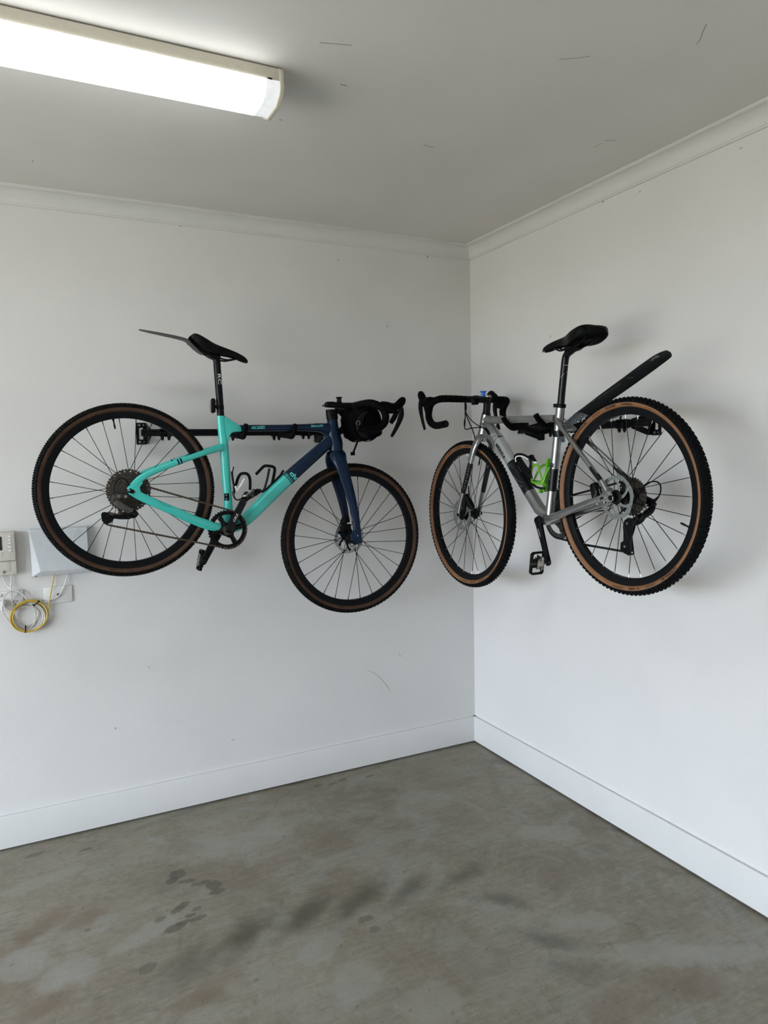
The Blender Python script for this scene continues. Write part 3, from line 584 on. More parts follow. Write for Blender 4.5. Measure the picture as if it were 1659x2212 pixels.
def saddle(bike, C, ang, fwd, m='black', length=.27, width=.070, trim='black_gloss'):
    """C = top centre over the clamp; ang = nose pitch; fwd = +1/-1 along x."""
    C = Vector(C); F = Vector((fwd*math.cos(ang), math.sin(ang), 0)); U = Vector((-fwd*math.sin(ang)*1.0, math.cos(ang), 0))
    if U.y < 0: U = -U
    rows = [(0.0, .62, .000, .018), (.03, .86, .006, .030), (.10, .99, .006, .040), (.22, 1.0, .001, .046), (.34, .80, -.003, .044), (.46, .52, -.003, .038), (.60, .37, -.002, .030), (.78, .30, -.003, .024), (.92, .25, -.009, .020), (.985, .15, -.017, .012), (1.0, .05, -.022, .006)]
    rows = smooth(rows, 3); mb = MB(); V = []; F_ = []; n = 18
    sec = [(-1, -1), (-1.0, -.62), (-.97, -.30), (-.86, -.10), (-.62, -.015), (-.30, .0), (0, -.03), (.30, 0), (.62, -.015), (.86, -.10), (.97, -.30), (1.0, -.62), (1, -1), (.90, -1), (.80, -.45), (.35, -.26), (-.35, -.26), (-.80, -.45), (-.90, -1)]
    n = len(sec)
    for t, wq, h, dd in rows:
        o = C+F*((t-.45)*length)+U*h
        for a, b in sec: V.append(o+Vector((0, 0, 1))*(a*wq*width)+U*(b*dd))
    for i in range(len(rows)-1):
        for k in range(n): F_.append((i*n+k, i*n+(k+1) % n, (i+1)*n+(k+1) % n, (i+1)*n+k))
    F_ += [list(range(n)), list(range((len(rows)-1)*n, len(rows)*n))]
    mb.add(V, F_); sd_ = mb.build('saddle', m, bike, origin=C, angle=50)
    for sg in (-1, 1):
        mb = MB(); pts = [(-.115, -.030, .030), (-.075, -.045, .026), (-.045, -.052, .022), (.035, -.052, .022), (.065, -.042, .018), (.10, -.022, .010)]
        mb.tube([C+F*a+U*b+Vector((0, 0, sg*c)) for a, b, c in pts], .0036, 8, 4); mb.build('rail', 'black_gloss', sd_)
    mb = MB(); o = C+U*-.052-F*.005
    mb.sweep([(*(o-F*.026), .006, .030), (*(o-F*.012), .011, .031), (*(o+F*.012), .011, .031), (*(o+F*.026), .006, .030)], n=12, e=3, sub=2); mb.build('clamp', 'black', sd_, bevel=.001)
    return sd_, F, U
def dropbar(bike, C, pitch, fwd, width=.215, m='black_tape', flare=.012, lever_m='black', reach=.078, drop=.122, hood_up=.0, ext=.0):
    C = Vector(C); F = Vector((fwd*math.cos(pitch), math.sin(pitch), 0)); U = Vector((0, 0, 1)).cross(F)
    if U.y < 0: U = -U
    def q(f, h, v): return C+F*f+U*h+Vector((0, 0, v))
    half = [(0, 0, .055, .0155), (0, .001, .10, .0162), (.004, .002, width-.050, .0165), (.016, .001, width-.020, .0165), (.042, -.006, width-.004, .0165), (reach*.82, -.020, width, .0165), (reach, -.045, width+.001, .0163), (reach*.97, -.072, width+flare*.4, .016), (reach*.66, -.102, width+flare*.75, .016), (reach*.25, -.118, width+flare*.9, .016), (-.012, -.124, width+flare, .016), (-.045-ext, -.127, width+flare*1.1, .016)]
    mb = MB(); mb.tube([q(0, 0, -.058), q(0, 0, .058)], .0158, 14, ref=(0, 1, 0)); hb = mb.build('handlebar', 'black', bike, origin=C)
    for sg in (1, -1):
        mb = MB(); rows = smooth([(*q(f, h, v*sg), r, r) for f, h, v, r in half], 6)
        rows = [(r[0], r[1], r[2], r[3]*(1+.035*math.sin(i*2.2)), r[4]*(1+.035*math.sin(i*2.2))) for i, r in enumerate(rows)]
        mb.sweep(rows, (0, 1, 0), 14); mb.build('bar_tape', m, hb)
        mb = MB(); e = rows[-1]; e = Vector(e[:3]); mb.lathe(e, [(.0125, 0), (.0125, .004), (.009, .006)], -F, 16); mb.build('bar_end_plug', 'black_gloss', hb)
        mb = MB(); v = (width+.001)*sg
        hood = [(.045, .004, .013, .017), (.070, .006, .016, .018), (.095, .006, .0165, .018), (.118, .014, .017, .0175), (.134, .032, .018, .017), (.142, .048, .016, .0155), (.145, .060, .009, .010)]
        mb.sweep([(*q(f, h+hood_up*max(0, f-.09)*20, v), a, b) for f, h, a, b in hood], (0, 0, 1), 14, 2.3, 4)
        mb.sweep([(*q(.062, -.014, v), .012, .014), (*q(.095, -.012, v), .013, .015), (*q(.120, -.004, v), .012, .013)], (0, 0, 1), 12, 2.3, 3); mb.build('brake_hood', 'black_tape', hb)
        mb = MB(); lv = [(.130, .022, .011, .010), (.143, .004, .012, .010), (.148, -.022, .013, .008), (.144, -.052, .011, .006), (.136, -.082, .009, .0055), (.128, -.106, .008, .005), (.122, -.122, .006, .005)]
        mb.sweep([(*q(f, h, v+.004*sg), a, b) for f, h, a, b in lv], (0, 0, 1), 12, 2.5, 4)
        mb.sweep([(*q(.128, .0, v-.006*sg), .010, .004), (*q(.126, -.030, v-.012*sg), .012, .004), (*q(.114, -.062, v-.014*sg), .010, .003)], (0, 0, 1), 10, 2.5, 3); mb.build('brake_lever', lever_m, hb)
    return hb, F, U, q
def spool(bike, c, m, k=1.0):
    mb = MB(); c = Vector(c); mb.lathe(c, [(.013*k, 0), (.013*k, .003), (.0105*k, .006), (.0100*k, .016), (.0120*k, .020), (.0155*k, .022), (.0155*k, .0245), (.0, .0245)], (0, 1, 0), 24); return mb.build('spool_mount', m, bike)
def crank(parent, bb, end, z, m, hollow=True):
    bb = Vector((*bb[:2], z[0])); e = Vector((*end[:2], z[1])); d = (e-bb)
    mb = MB(); mb.sweep([(*(bb-d*.085), .013, .006), (*(bb-d*.04), .0175, .009), (*bb, .019, .010), (*(bb+d*.16), .0175, .009), (*(bb+d*.5), .0155, .0075), (*(bb+d*.86), .0148, .007), (*(bb+d*1.0), .0148, .007), (*(bb+d*1.06), .0125, .0062), (*(bb+d*1.085), .006, .004)], (0, 0, 1), 14, 3.0, 3)
    return mb.build('crank_arm', m, parent, angle=50)
def spd_pedal(parent, c, ang, out, tilt=0.0):
    """double sided clip-in pedal: c = inner end of axle, out=+1/-1 axle direction along z."""
    c = Vector(c); rt = Matrix.Rotation(ang, 3, 'Z'); mb = MB(); g = lambda p: c+rt @ Vector((p[0], p[1], p[2]*out))
    mb.sweep([(*g((0, 0, 0)), .0055, .0055), (*g((0, 0, .014)), .0065, .0065), (*g((0, 0, .016)), .009, .009), (*g((0, 0, .078)), .0085, .0085), (*g((0, 0, .082)), .005, .005)], (0, 1, 0), 12)
    pd_ = mb.build('pedal', 'dirty_steel', parent)
    mb = MB(); fr = lambda p: g((p.x, p.z, p.y+.047))
    o = [(-.046, -.024), (-.046, .024), (-.038, .034), (.038, .034), (.046, .024), (.046, -.024), (.038, -.030), (-.038, -.030)]
    hs = [[(-.039, -.020), (-.039, .020), (-.033, .026), (-.017, .026), (-.017, -.023), (-.033, -.023)], [(.039, -.020), (.039, .020), (.033, .026), (.017, .026), (.017, -.023), (.033, -.023)]]
    mb.prism(o, -.0065, .0065, [hs[0][::-1], hs[1]], fr=fr); mb.build('cage', 'black', pd_, bevel=.0012)
    for sy in (1, -1):
        mb = MB()
        for sx in (1, -1):
            mb.sweep([(*g((sx*.012, sy*.007, .027)), .004, .006), (*g((sx*.022, sy*.011, .039)), .004, .010), (*g((sx*.012, sy*.007, .051)), .004, .006)], (0, 0, 1), 8, 2, 2)
        mb.box(g((0, sy*.0085, .039)), (.022, .005, .030), rt); mb.build('clip', 'chrome', pd_)
    return pd_
# ================================================================ TEAL AND NAVY BIKE
def at_px(rows, P=L):
    """rows: px,py,v,a,b -> sweep rows"""
    return [(*P(r[0], r[1], r[2]), r[3], r[4]) for r in rows]
BBL = L(495.5, 1145.2, .075); BBL.z = 0
RHL = L(277, 1059.3, .0138); RHL.z = 0; FHL = L(764.2, 1163.4, .0138); FHL.z = 0
tb = tag(empty('gravel_bike', HL.world(BBL), HL.M, origin=BBL), 'teal and navy gravel bike hanging on the back wall', 'bicycle', 'bicycles hung on the garage walls')
# --- frame
mb = MB(); mb.sweep(at_px([(717.5, 906, 0, .0215, .025), (718, 916, 0, .0245, .026), (719, 935, 0, .029, .029), (722.5, 950, 0, .0325, .031), (725, 963, 0, .0330, .0315), (724, 975, 0, .0305, .030)]), n=18, e=2.3, sub=3)
pass
fr_ = mb.build('frame', 'navy', tb); mb = MB(); mb.lathe(BBL, [(.022, -.040), (.026, -.036), (.030, -.02), (.030, .02), (.026, .036), (.022, .040)], n=24); mb.build('bottom_bracket', 'teal', fr_)
dt = [(704, 960.5, 0, .0255, .026), (670, 990.5, 0, .027, .027), (640, 1017, 0, .0285, .0275)]; dt2 = [(624, 1031.5, 0, .0293, .0285), (600, 1054, 0, .0295, .0285), (570, 1083.5, 0, .0290, .0285), (541, 1112.5, 0, .0275, .0280), (517, 1132, 0, .0262, .0275)]
mb = MB(); P_ = at_px([(723, 944, 0, .024, .020), (714, 951.5, 0, .0255, .0245)]+dt+dt2[:1]); mb.sweep(P_, n=18, e=2.9, sub=3)
mb.sweep(at_px(dt2)+[(BBL.x, BBL.y, 0, .024, .027)], n=18, e=2.9, sub=3, mi=1); mb.build('down_tube', ['navy', 'teal'], fr_)
dd = (L(704, 960.5)-L(541, 1112.5)).normalized(); dn = Vector((-dd.y, dd.x, 0))
for t in (-.004, -.0125):
    c = L(624, 1031.5)+dd*t; mb = MB(); mb.sweep([(*(c-dd*.0021), .0298, .0291), (*(c+dd*.0021), .0298, .0291)], n=18, e=2.9); mb.build('stripe', 'navy', fr_)
def on_dt(x, y):   # text runs across the tube, downwards to the right
    c = L(624, 1031.5)+dd*(.0155+y)-dn*(x+.003); q = min(.985, abs(x+.003)/.0294); return c+Vector((0, 0, .0292*(1-q**2.9)**(1/2.9)+.0008))
text('lettering', 'chi', .03, on_dt, 'teal_print', fr_, shear=.12, bold=.0012, fit=(.042, .021))
mb = MB(); mb.sweep(at_px([(519, 925, 0, .0138, .016), (560, 924.6, 0, .0140, .0165), (613, 924.2, 0, .0142, .017), (660, 923.3, 0, .0160, .0185), (690, 924, 0, .0200, .021), (708, 926.5, 0, .0255, .0235), (721, 929, 0, .026, .020)]), n=18, e=2.6, sub=3); mb.build('top_tube', 'navy', fr_)
text('lettering', 'ARCADEX', .022, lambda x, y: L(555.2, 923.8)+Vector((x, y+.03*x, .0178)), 'teal_print', fr_, shear=.1, bold=.0004, fit=(.062, .0135))
text('lettering', 'Bianchi', .015, lambda x, y: L(681.5, 920.2)+Vector((x, y+.05*x, .0208)), 'teal_print', fr_, bold=.0003, fit=(.056, .0085))
mb = MB(); mb.sweep(at_px([(476.6, 899.5, 0, .0168, .0168), (478.5, 920, 0, .0175, .017), (482, 950, 0, .0185, .0175), (484.5, 975, 0, .0188, .018), (488, 1030, 0, .0182, .018), (491.5, 1075, 0, .0180, .019), (492, 1105, 0, .021, .022)])+[(BBL.x, BBL.y, 0, .024, .026)], n=18, e=2.5, sub=3); mb.build('seat_tube', 'teal', fr_)
def Bp(x, y): q = L(400+x/3.190, 850+y/3.190); return (q.x, q.y)
mb = MB(); mb.prism([Bp(*p) for p in [(262, 159), (276, 160), (335, 200), (386, 234), (390, 248), (386, 263), (340, 266), (318, 272), (304, 290), (299, 330), (262, 330)]], -.0145, .0145); mb.build('gusset', 'teal', fr_, bevel=.006, seg=3)
mb = MB(); mb.prism([Bp(*p) for p in [(880, 259), (925, 262), (950, 275), (968, 298), (962, 310), (940, 332), (975, 345), (1010, 300), (985, 240), (900, 235)]], -.0150, .0150); mb.build('head_gusset', 'navy', fr_, bevel=.006, seg=3)
for sg in (1, -1):
    V_ = lambda rows: [(r.x, r.y, r.z*sg, a, b) for r, a, b in rows]
    mb = MB(); mb.sweep(V_([(L(281, 1060, .068), .0155, .006), (L(289, 1049, .068), .0150, .0065), (L(303, 1034.5, .068), .0140, .0075), (L(323, 1022.5, .067), .0125, .008), (L(352, 1010.5, .064), .0118, .008), (L(390, 996, .058), .0115, .008), (L(428, 982.5, .048), .0118, .009), (L(455, 973.5, .034), .0125, .011), (L(478, 966, .016), .0150, .014)]), n=14, e=2.6, sub=3); mb.build('seat_stay', 'teal', fr_)
    mb = MB(); mb.sweep(V_([(L(281, 1060, .068), .0150, .006), (L(300, 1070.5, .068), .0165, .0065), (L(322, 1081, .067), .0165, .008), (L(350, 1092.5, .064), .0165, .009), (L(385, 1107.5, .058), .0175, .0095), (L(420, 1123.5, .050), .0190, .010), (L(455, 1136, .042), .0210, .011), (L(483, 1145, .030), .0220, .013)]), n=14, e=2.9, sub=3); mb.build('chain_stay', 'teal', fr_)
    mb = MB(); q = [L(*p, .068) for p in [(275, 1060), (281, 1049), (300, 1036), (310, 1043), (302, 1052), (304, 1062), (318, 1076), (300, 1076), (284, 1071)]]; mb.prism([(p.x, p.y) for p in q], sg*.068-.0055, sg*.068+.0055); mb.build('dropout', 'teal', fr_, bevel=.004)
    a = L(281.5, 1060, .074); mb = MB(); c = Vector((a.x, a.y, .0735*sg))
    mb.sweep([(*(c+Vector((-.005, .003, 0))), .0100, .0012), (*(c+Vector((.008, -.004, 0))), .0085, .0012), (*(c+Vector((.018, -.010, 0))), .005, .0012)], n=12, sub=2); mb.build('axle_cap', 'black', fr_)
    mb = MB(); mb.lathe(c+Vector((.016, -.009, 0)), [(.0030, 0), (.0030, .002*sg), (0, .002*sg)], n=12); mb.lathe(c+Vector((-.004, .002, 0)), [(.0045, .0012*sg), (.0045, .002*sg), (0, .002*sg)], n=12); mb.build('axle_bolt', 'steel', fr_)
    p = L(298.5, 1042, .074); mb = MB(); mb.lathe((p.x, p.y, .0722*sg), [(.0042, 0), (.0042, .0016*sg), (0, .0016*sg)], n=14); mb.build('eyelet', 'black', fr_)
    for k in (0, 6):
        mb = MB(); mb.sweep(V_([(L(383+k, 998.7-k*.38, .0594), .0123, .0088), (L(386+k, 997.5-k*.38, .0588), .0123, .0088)]), n=14, e=2.6); mb.build('stay_band', 'navy', fr_)
mb = MB(); mb.tube([L(x, y, .0785-.00022*(x-330)) for x, y in [(330.2, 1075.8), (344.7, 1082), (351.9, 1090), (380.8, 1100.3), (411.6, 1114.2), (420, 1112)]], .0005, 6, 3); mb.build('guard_seam', 'rubber', fr_)
c = L(489.5, 1073.5, .018); mb = MB(); mb.box((c.x, c.y, .019), (.020, .030, .004)); pt = mb.build('mount_plate', 'black', fr_, bevel=.001)
for dy in (.008, -.008): mb = MB(); mb.lathe((c.x-.002, c.y+dy, .021), [(.0042, 0), (.0042, .002), (.002, .002), (.002, .001), (0, .001)], n=14); mb.build('bolt', 'steel', pt)
mb = MB(); c = L(486.5, 983, .017); mb.box((c.x+.009, c.y, .010), (.006, .060, .012)); mb.build('cable_guide', 'black', fr_, bevel=.002)
# --- seat post, saddle, mudguard, light
mb = MB(); mb.sweep(at_px([(477.2, 905, 0, .0152, .0152), (473.5, 850, 0, .0152, .0152), (470, 805, 0, .0152, .0152), (467.8, 772, 0, .0152, .0152)]), n=16); sp = mb.build('seat_post', 'carbon', tb)
cc = L(474, 819, .0155)
text('lettering', 'RC', .03, lambda x, y: cc+Vector((y*.95+.06*x, -x, .0004-.02*abs(y))), 'white_print', sp, fit=(.042, .014))
mb = MB(); mb.sweep(at_px([(467.5, 778, 0, .0165, .0165), (466.5, 768, 0, .019, .018), (466, 763, 0, .021, .019)]), n=16); mb.build('seat_clamp', 'black', sp)
mb = MB(); mb.lathe(L(477, 899, 0)+Vector((0, .0, 0)), [(.0185, -.002), (.0185, .001), (.0158, .001)], (L(473.5, 850)-L(477.2, 905)).normalized(), 20); mb.build('seat_collar', 'teal', sp)
na, ra = L(538, 774), L(412, 727.5); sang = math.atan2(na.y-ra.y, na.x-ra.x); sl = (na-ra).length
sd_, SF, SU = saddle(tb, ra+(na-ra)*.45+Vector((0, .006, 0)), sang, 1, length=sl, width=.070)
mb = MB(); mb.sweep(at_px([(438, 766, 0, .0012, .018), (428, 760, 0, .0012, .024), (416, 748, 0, .0012, .030), (403, 736, 0, .0012, .034), (385, 730, 0, .0012, .034), (350, 722.5, 0, .0012, .030), (320, 716.5, 0, .0012, .023), (304, 713, 0, .0012, .014), (300, 712.2, 0, .0010, .007)]), n=14, e=5, sub=3); mb.build('mudguard', 'guard_grey', tb)
mb = MB(); mb.sweep(at_px([(460.5, 861, 0, .006, .012), (460, 866, 0, .0105, .0165), (459, 877, 0, .0115, .018), (460, 887, 0, .0105, .0165), (461.5, 892, 0, .006, .012)]), n=14, e=3, sub=3); tl = mb.build('tail_light', 'black', tb)
mb = MB(); mb.sweep(at_px([(454.5, 864, 0, .002, .010), (453.6, 877, 0, .0025, .014), (455, 888, 0, .002, .010)]), n=12, e=3, sub=3); mb.build('lens', 'light_lens', tl)
mb = MB(); c = L(466.5, 878); mb.box((c.x, c.y, 0), (.016, .012, .014)); a = L(475.5, 880); mb.lathe(a+Vector((0, -.008, 0)), [(.0165, 0), (.0165, .003), (.0165, .013), (.0165, .016)], (-.07, 1, 0), 18); mb.build('light_strap', 'rubber', tl)
# --- fork
mb = MB(); mb.sweep(at_px([(724, 975.5, 0, .031, .029), (727, 981, 0, .034, .038), (730, 987, 0, .0345, .050), (733, 995, 0, .030, .046)]), n=18, e=2.5, sub=3); fk = mb.build('fork', 'navy', tb)
for sg in (1, -1):
    rows = [(L(726, 979, .018), .030, .016), (L(731.5, 990, .040), .0315, .016), (L(738, 1006, .052), .0295, .014), (L(744.5, 1027, .055), .0265, .013), (L(752.5, 1053, .056), .0235, .012), (L(760, 1080, .057), .0210, .0115), (L(767, 1110, .058), .0180, .011), (L(770.5, 1132, .059), .0165, .010), (L(771.5, 1150, .060), .0185, .0085), (L(773, 1164, .060), .0190, .0080), (L(774.5, 1172, .060), .0150, .007)]
    mb = MB(); mb.sweep([(r.x, r.y, r.z*sg, a, b) for r, a, b in rows], n=14, e=2.8, sub=3); mb.build('fork_blade', 'navy', fk)
    q = [L(*p, .060) for p in [(766, 1140), (777, 1138), (782, 1174), (772, 1174), (760, 1167), (756, 1158)]]; mb = MB(); mb.prism([(p.x, p.y) for p in q], sg*.060-.0060, sg*.060+.0060); mb.build('dropout', 'navy', fk, bevel=.003)
    p = L(773, 1163, .067); mb = MB(); mb.sweep([(p.x, p.y-.012, sg*.0665, .0080, .0012), (p.x, p.y, sg*.0665, .0070, .0012), (p.x, p.y+.012, sg*.0665, .0045, .0012)], n=12, sub=2); mb.build('axle_cap', 'black', fk)
    mb = MB(); mb.lathe((p.x-.001, p.y+.013, sg*.0672), [(.0030, 0), (.0030, .002*sg), (0, .002*sg)], n=10); mb.build('axle_bolt', 'steel', fk)
# caliper on the far fork blade
c = L(746, 1128, -.050); mb = MB(); mb.sweep([(c.x-.016, c.y-.046, -.046, .014, .018), (c.x-.010, c.y-.024, -.046, .021, .018), (c.x-.002, c.y, -.048, .022, .019), (c.x+.002, c.y+.026, -.050, .015, .016)], n=12, e=3.5, sub=2); mb.sweep([(c.x-.022, c.y-.034, -.030, .012, .012), (c.x-.006, c.y-.020, -.026, .014, .012), (c.x+.012, c.y-.014, -.026, .012, .012)], n=10, e=3, sub=2); ca = mb.build('front_caliper', 'black', fk, bevel=.0015)
mb = MB(); mb.box((c.x+.010, c.y-.004, -.020), (.026, .009, .003), Matrix.Rotation(.12, 3, 'Z')); mb.build('caliper_label', 'white_print', ca)
mb = MB(); mb.tube([(*L(738, 1080, -.045),), (*L(743, 1105, -.042),), (c.x, c.y+.02, -.045)], .0025, 8, 4); mb.build('brake_hose', 'black', fk)
# --- headset, stem, bars
ax = (L(716, 872)-L(718, 907)).normalized()
mb = MB(); mb.sweep(at_px([(718, 908, 0, .0235, .0235), (717.6, 903, 0, .0262, .023), (716.5, 893, 0, .0268, .022), (715.8, 884.5, 0, .0268, .022)]), n=18, e=2.3); stm = mb.build('headset_spacers', 'black', tb, bevel=.001)
mb = MB(); mb.sweep(at_px([(703.5, 874.5, 0, .0105, .020), (716, 875, 0, .0118, .021), (735, 876, 0, .0128, .019), (752, 877.5, 0, .0165, .021), (759, 878, 0, .0165, .021)]), n=14, e=3.4, sub=2); s_ = mb.build('stem', 'black', tb, bevel=.0005)
mb = MB(); p = L(714, 870); mb.sweep([(p.x, p.y-.004, 0, .024, .019), (p.x, p.y+.004, 0, .023, .018)], ref=(0, 0, 1), n=20); mb.build('top_cap', 'black_gloss', s_)
for dz in (-.012, .012): mb = MB(); p = L(704, 876); mb.lathe((p.x-.006, p.y, dz), [(.0035, 0), (.0035, .006), (0, .006)], (-1, 0, 0), 10); mb.build('stem_bolt', 'black', s_)
spool(tb, L(732.5, 869.5), 'black', 1.0)
hbL, HF, HU, qL = dropbar(tb, L(760, 877), rad(-14), 1, .212)
# --- wheels
rwL = wheel(tb, 'rear_wheel', RHL, 'rubber', 'tan_dark', 28, rad(4), (-.040, .070, True, 'rotor_steel', 'black'), (.019, .034), valve=7.35, rs=(.2870, .3140, .3290, .3468))
cassette(rwL, RHL, [42, 37, 32, 28, 24, 21, 19, 17, 15, 13, 11], .0235, 1, 'dirty_steel')
fwL = wheel(tb, 'front_wheel', FHL, 'rubber', 'tan_dark', 28, rad(6.5), (-.040, .074, True, 'rotor_steel', 'black'), (.034, .022), valve=6.6, rs=(.2870, .3140, .3290, .3468))
# --- crankset
ck = []
BBv = Vector((BBL.x, BBL.y, .047)); ca0 = math.atan2(*(list(L(532.8, 1070.3, .08)-BBL)[1::-1]))
wins = []
for a0, a1 in ((22, 52), (74, 112), (131, 182), (200, 288), (307, 363)):
    lp = [];
    for i in range(9): a = rad(a0+(a1-a0)*i/8); lp.append((BBL.x+.0635*math.cos(a), BBL.y+.0635*math.sin(a)))
    for i in range(7): a = rad(a1-4-(a1-a0-8)*i/6); r_ = .037-.008*math.sin(PI*i/6); lp.append((BBL.x+r_*math.cos(a), BBL.y+r_*math.sin(a)))
    wins.append(lp[::-1])
mb = MB(); mb.prism(toothed(BBL, .0845, 40, .0048), .0455, .0490, wins); cs = mb.build('crankset', 'black', tb)
mb = MB(); mb.lathe(BBv, [(.024, 0), (.024, .006), (.021, .012), (.019, .022), (.0125, .0235), (.0125, .008), (0, .008)], n=28); mb.build('spindle_cap', 'dirty_steel', cs)
for a in (12, 122, 191, 298):
    mb = MB(); d = Vector((math.cos(rad(a)), math.sin(rad(a)), 0)); mb.sweep([(*(BBv+d*.012+Vector((0, 0, .006))), .013, .005), (*(BBv+d*.035+Vector((0, 0, .005))), .009, .004), (*(BBv+d*.058+Vector((0, 0, .0045))), .010, .0035), (*(BBv+d*.067+Vector((0, 0, .004))), .005, .003)], n=10, e=2.8, sub=3); mb.build('spider_arm', 'black_gloss', cs)
    mb = MB(); mb.lathe(BBv+d*.058+Vector((0, 0, .006)), [(.0048, 0), (.0048, .003), (.003, .003), (.003, .0015), (0, .0015)], n=12); mb.build('ring_bolt', 'black', cs)
e1 = L(533.3, 1069.5, .078); d1 = Vector((e1.x-BBL.x, e1.y-BBL.y, 0)); e2 = Vector((BBL.x-d1.x, BBL.y-d1.y, 0))
crank(cs, BBL, e1, (.064, .076), 'black_gloss'); crank(cs, BBL, e2, (-.060, -.076), 'black')
u1 = d1.normalized(); n1 = Vector((-u1.y, u1.x, 0))
text('lettering', 'GRX', .02, lambda x, y: BBL+d1*.36+u1*x+n1*y+Vector((0, 0, .0775)), 'white_print', cs, shear=.2, fit=(.038, .0105))
text('lettering', 'FC', .014, lambda x, y: e2*.84+BBL*.16+Vector((0, 0, 0))+u1*x*.0+Vector((x*.4+y*.9, -x*.9+y*.4, -.0675)), 'line_grey', cs, fit=(.012, .009))
mb = MB(); mb.lathe((e2.x, e2.y, -.0690), [(.0075, 0), (.0075, .0012), (.005, .0012), (.005, 0)], n=16); mb.build('axle_bolt', 'dirty_steel', cs)
spd_pedal(cs, (e1.x, e1.y, .083), rad(28), 1); spd_pedal(cs, (e2.x, e2.y, -.083), rad(78), -1)
# --- chain and derailleur
def tang(c1, r1, c2, r2, s):
    d = Vector(c2[:2])-Vector(c1[:2]); a = math.atan2(d.y, d.x); o = math.acos((r1-r2)/d.length); th = a+s*o
    return th
zc = .0465; th = tang(BBL, .0805, RHL, .0345, -1)
path = [Vector((BBL.x+.0805*math.cos(th), BBL.y+.0805*math.sin(th), zc))]
while th < 0: th += 2*PI
for i in range(9): a = th+(rad(255)-th)*i/8; path.append(Vector((RHL.x+.0345*math.cos(a), RHL.y+.0345*math.sin(a), zc)))
path += [L(x, y, .046) for x, y in [(262, 1085), (258, 1096), (262, 1106), (257, 1112), (246, 1110), (235, 1107.5), (226, 1111), (221.5, 1121), (226, 1131), (236, 1134.5)]]
lp = L(236, 1134.5, .046); thb = math.atan2(L(500, 1187, .046).y-BBL.y, L(500, 1187, .046).x-BBL.x)
for i in range(15):
    a = thb-.12+(th-2*PI*0-(thb-.12))*0 if False else (thb-.15)+((th if th > thb else th+2*PI)-(thb-.15))*i/14
    path.append(Vector((BBL.x+.0805*math.cos(a), BBL.y+.0805*math.sin(a), zc)))
chain(tb, path, 'chain')
mb = MB(); mb.sweep(at_px([(271, 1073, .076, .012, .006), (258, 1071.5, .078, .011, .008), (249, 1074, .078, .013, .010), (247, 1085, .072, .011, .011)]), n=12, e=3, sub=3); rd = mb.build('rear_derailleur', 'dirty_steel', tb)
mb = MB(); mb.sweep(at_px([(248, 1083, .075, .011, .012), (262, 1093, .074, .013, .013), (276, 1101, .070, .013, .013), (284, 1108, .064, .012, .013)]), n=12, e=4, sub=2); mb.build('parallelogram', 'grey_alloy', rd, bevel=.001)
mb = MB(); mb.sweep(at_px([(272, 1104, .066, .010, .012), (280, 1108, .066, .017, .014), (288, 1110, .064, .018, .014), (294, 1106, .062, .013, .012)]), n=14, e=2.6, sub=3); mb.build('clutch_housing', 'black_gloss', rd)
q = [L(*p, .045) for p in [(291, 1116), (278, 1121.5), (258, 1121.5), (246, 1120), (240, 1128), (229, 1132), (221, 1126), (218.5, 1112), (221, 1107), (228, 1106), (240, 1112), (260, 1112.5), (275, 1106), (290, 1104)]]
h = [circ(L(231, 1113.5, .045).x, L(231, 1113.5, .045).y, .004, 8)[::-1], circ(L(227.5, 1123, .045).x, L(227.5, 1123, .045).y, .0045, 8)[::-1]]
for zz in (.0385, .0545): mb = MB(); mb.prism([(p.x, p.y) for p in q], zz-.001, zz+.001, h); mb.build('cage_plate', 'black', rd)
for (x, y) in ((232, 1121), (266, 1104)):
    c = L(x, y, .046); mb = MB(); mb.prism(toothed(c, .0215, 13, .0045), .0445, .0485, [circ(c.x, c.y, .004, 8)[::-1]]); mb.build('pulley', 'dirty_steel', rd)
for x, y in ((256.5, 1072.5), (271.4, 1072.4)): mb = MB(); c = L(x, y, .085); mb.lathe(c, [(.0058, 0), (.0058, .003), (.003, .003), (.003, .001), (0, .001)], n=14); mb.build('bolt', 'steel', rd)
mb = MB(); mb.tube([L(x, y, v) for x, y, v in [(280, 1049, .074), (272, 1037, .080), (260, 1033, .082), (250, 1042, .082), (246, 1058, .080), (248, 1070, .080)]], .0022, 8, 5); mb.build('gear_cable', 'black', rd)
# --- bottle cages
def cage(bike, P, spine, hoop, m, hw=.038, strap=(.0065, .0025), name='bottle_cage', foot=None):
    mb = MB(); mb.sweep([(*P(x, y, 0), .0035, .011) for x, y in spine], n=10, e=3.5, sub=3)
    o = mb.build(name, m, bike)
    for sg in (1, -1):
        mb = MB(); mb.sweep([(*P(x, y, v*sg), *strap) for x, y, v in hoop], (0, 0, 1), 10, 3, 4); mb.build('hoop', m, o)
    if foot: mb = MB(); mb.sweep([(*P(x, y, 0), .003, .012) for x, y in foot], n=10, e=3, sub=3); mb.build('foot', m, o)
    return o
c1 = cage(tb, L, [(503.5, 1008), (501, 1020), (502.5, 1035), (505, 1050), (505.5, 1066)], [(506, 1052, .006), (510, 1046, .025), (514, 1033, .037), (519, 1025, .039), (526, 1022.5, .038), (534, 1024, .034), (539, 1031, .026), (540.5, 1042, .014), (540, 1058, .006)], 'black_gloss', foot=[(503, 1062), (506, 1075), (512, 1080), (519, 1078)])
mb = MB(); mb.sweep([(*L(508, 1050, .032), .0045, .0022), (*L(512, 1060, .036), .0045, .0022), (*L(520, 1049, .040), .0050, .0022), (*L(528, 1034, .040), .004, .0022)], (0, 0, 1), 8, 3); mb.sweep([(*L(502, 1007, .0095), .002, .001), (*L(500, 1018, .0095), .0025, .001)], n=6); mb.build('white_stripe', 'white_print', c1)
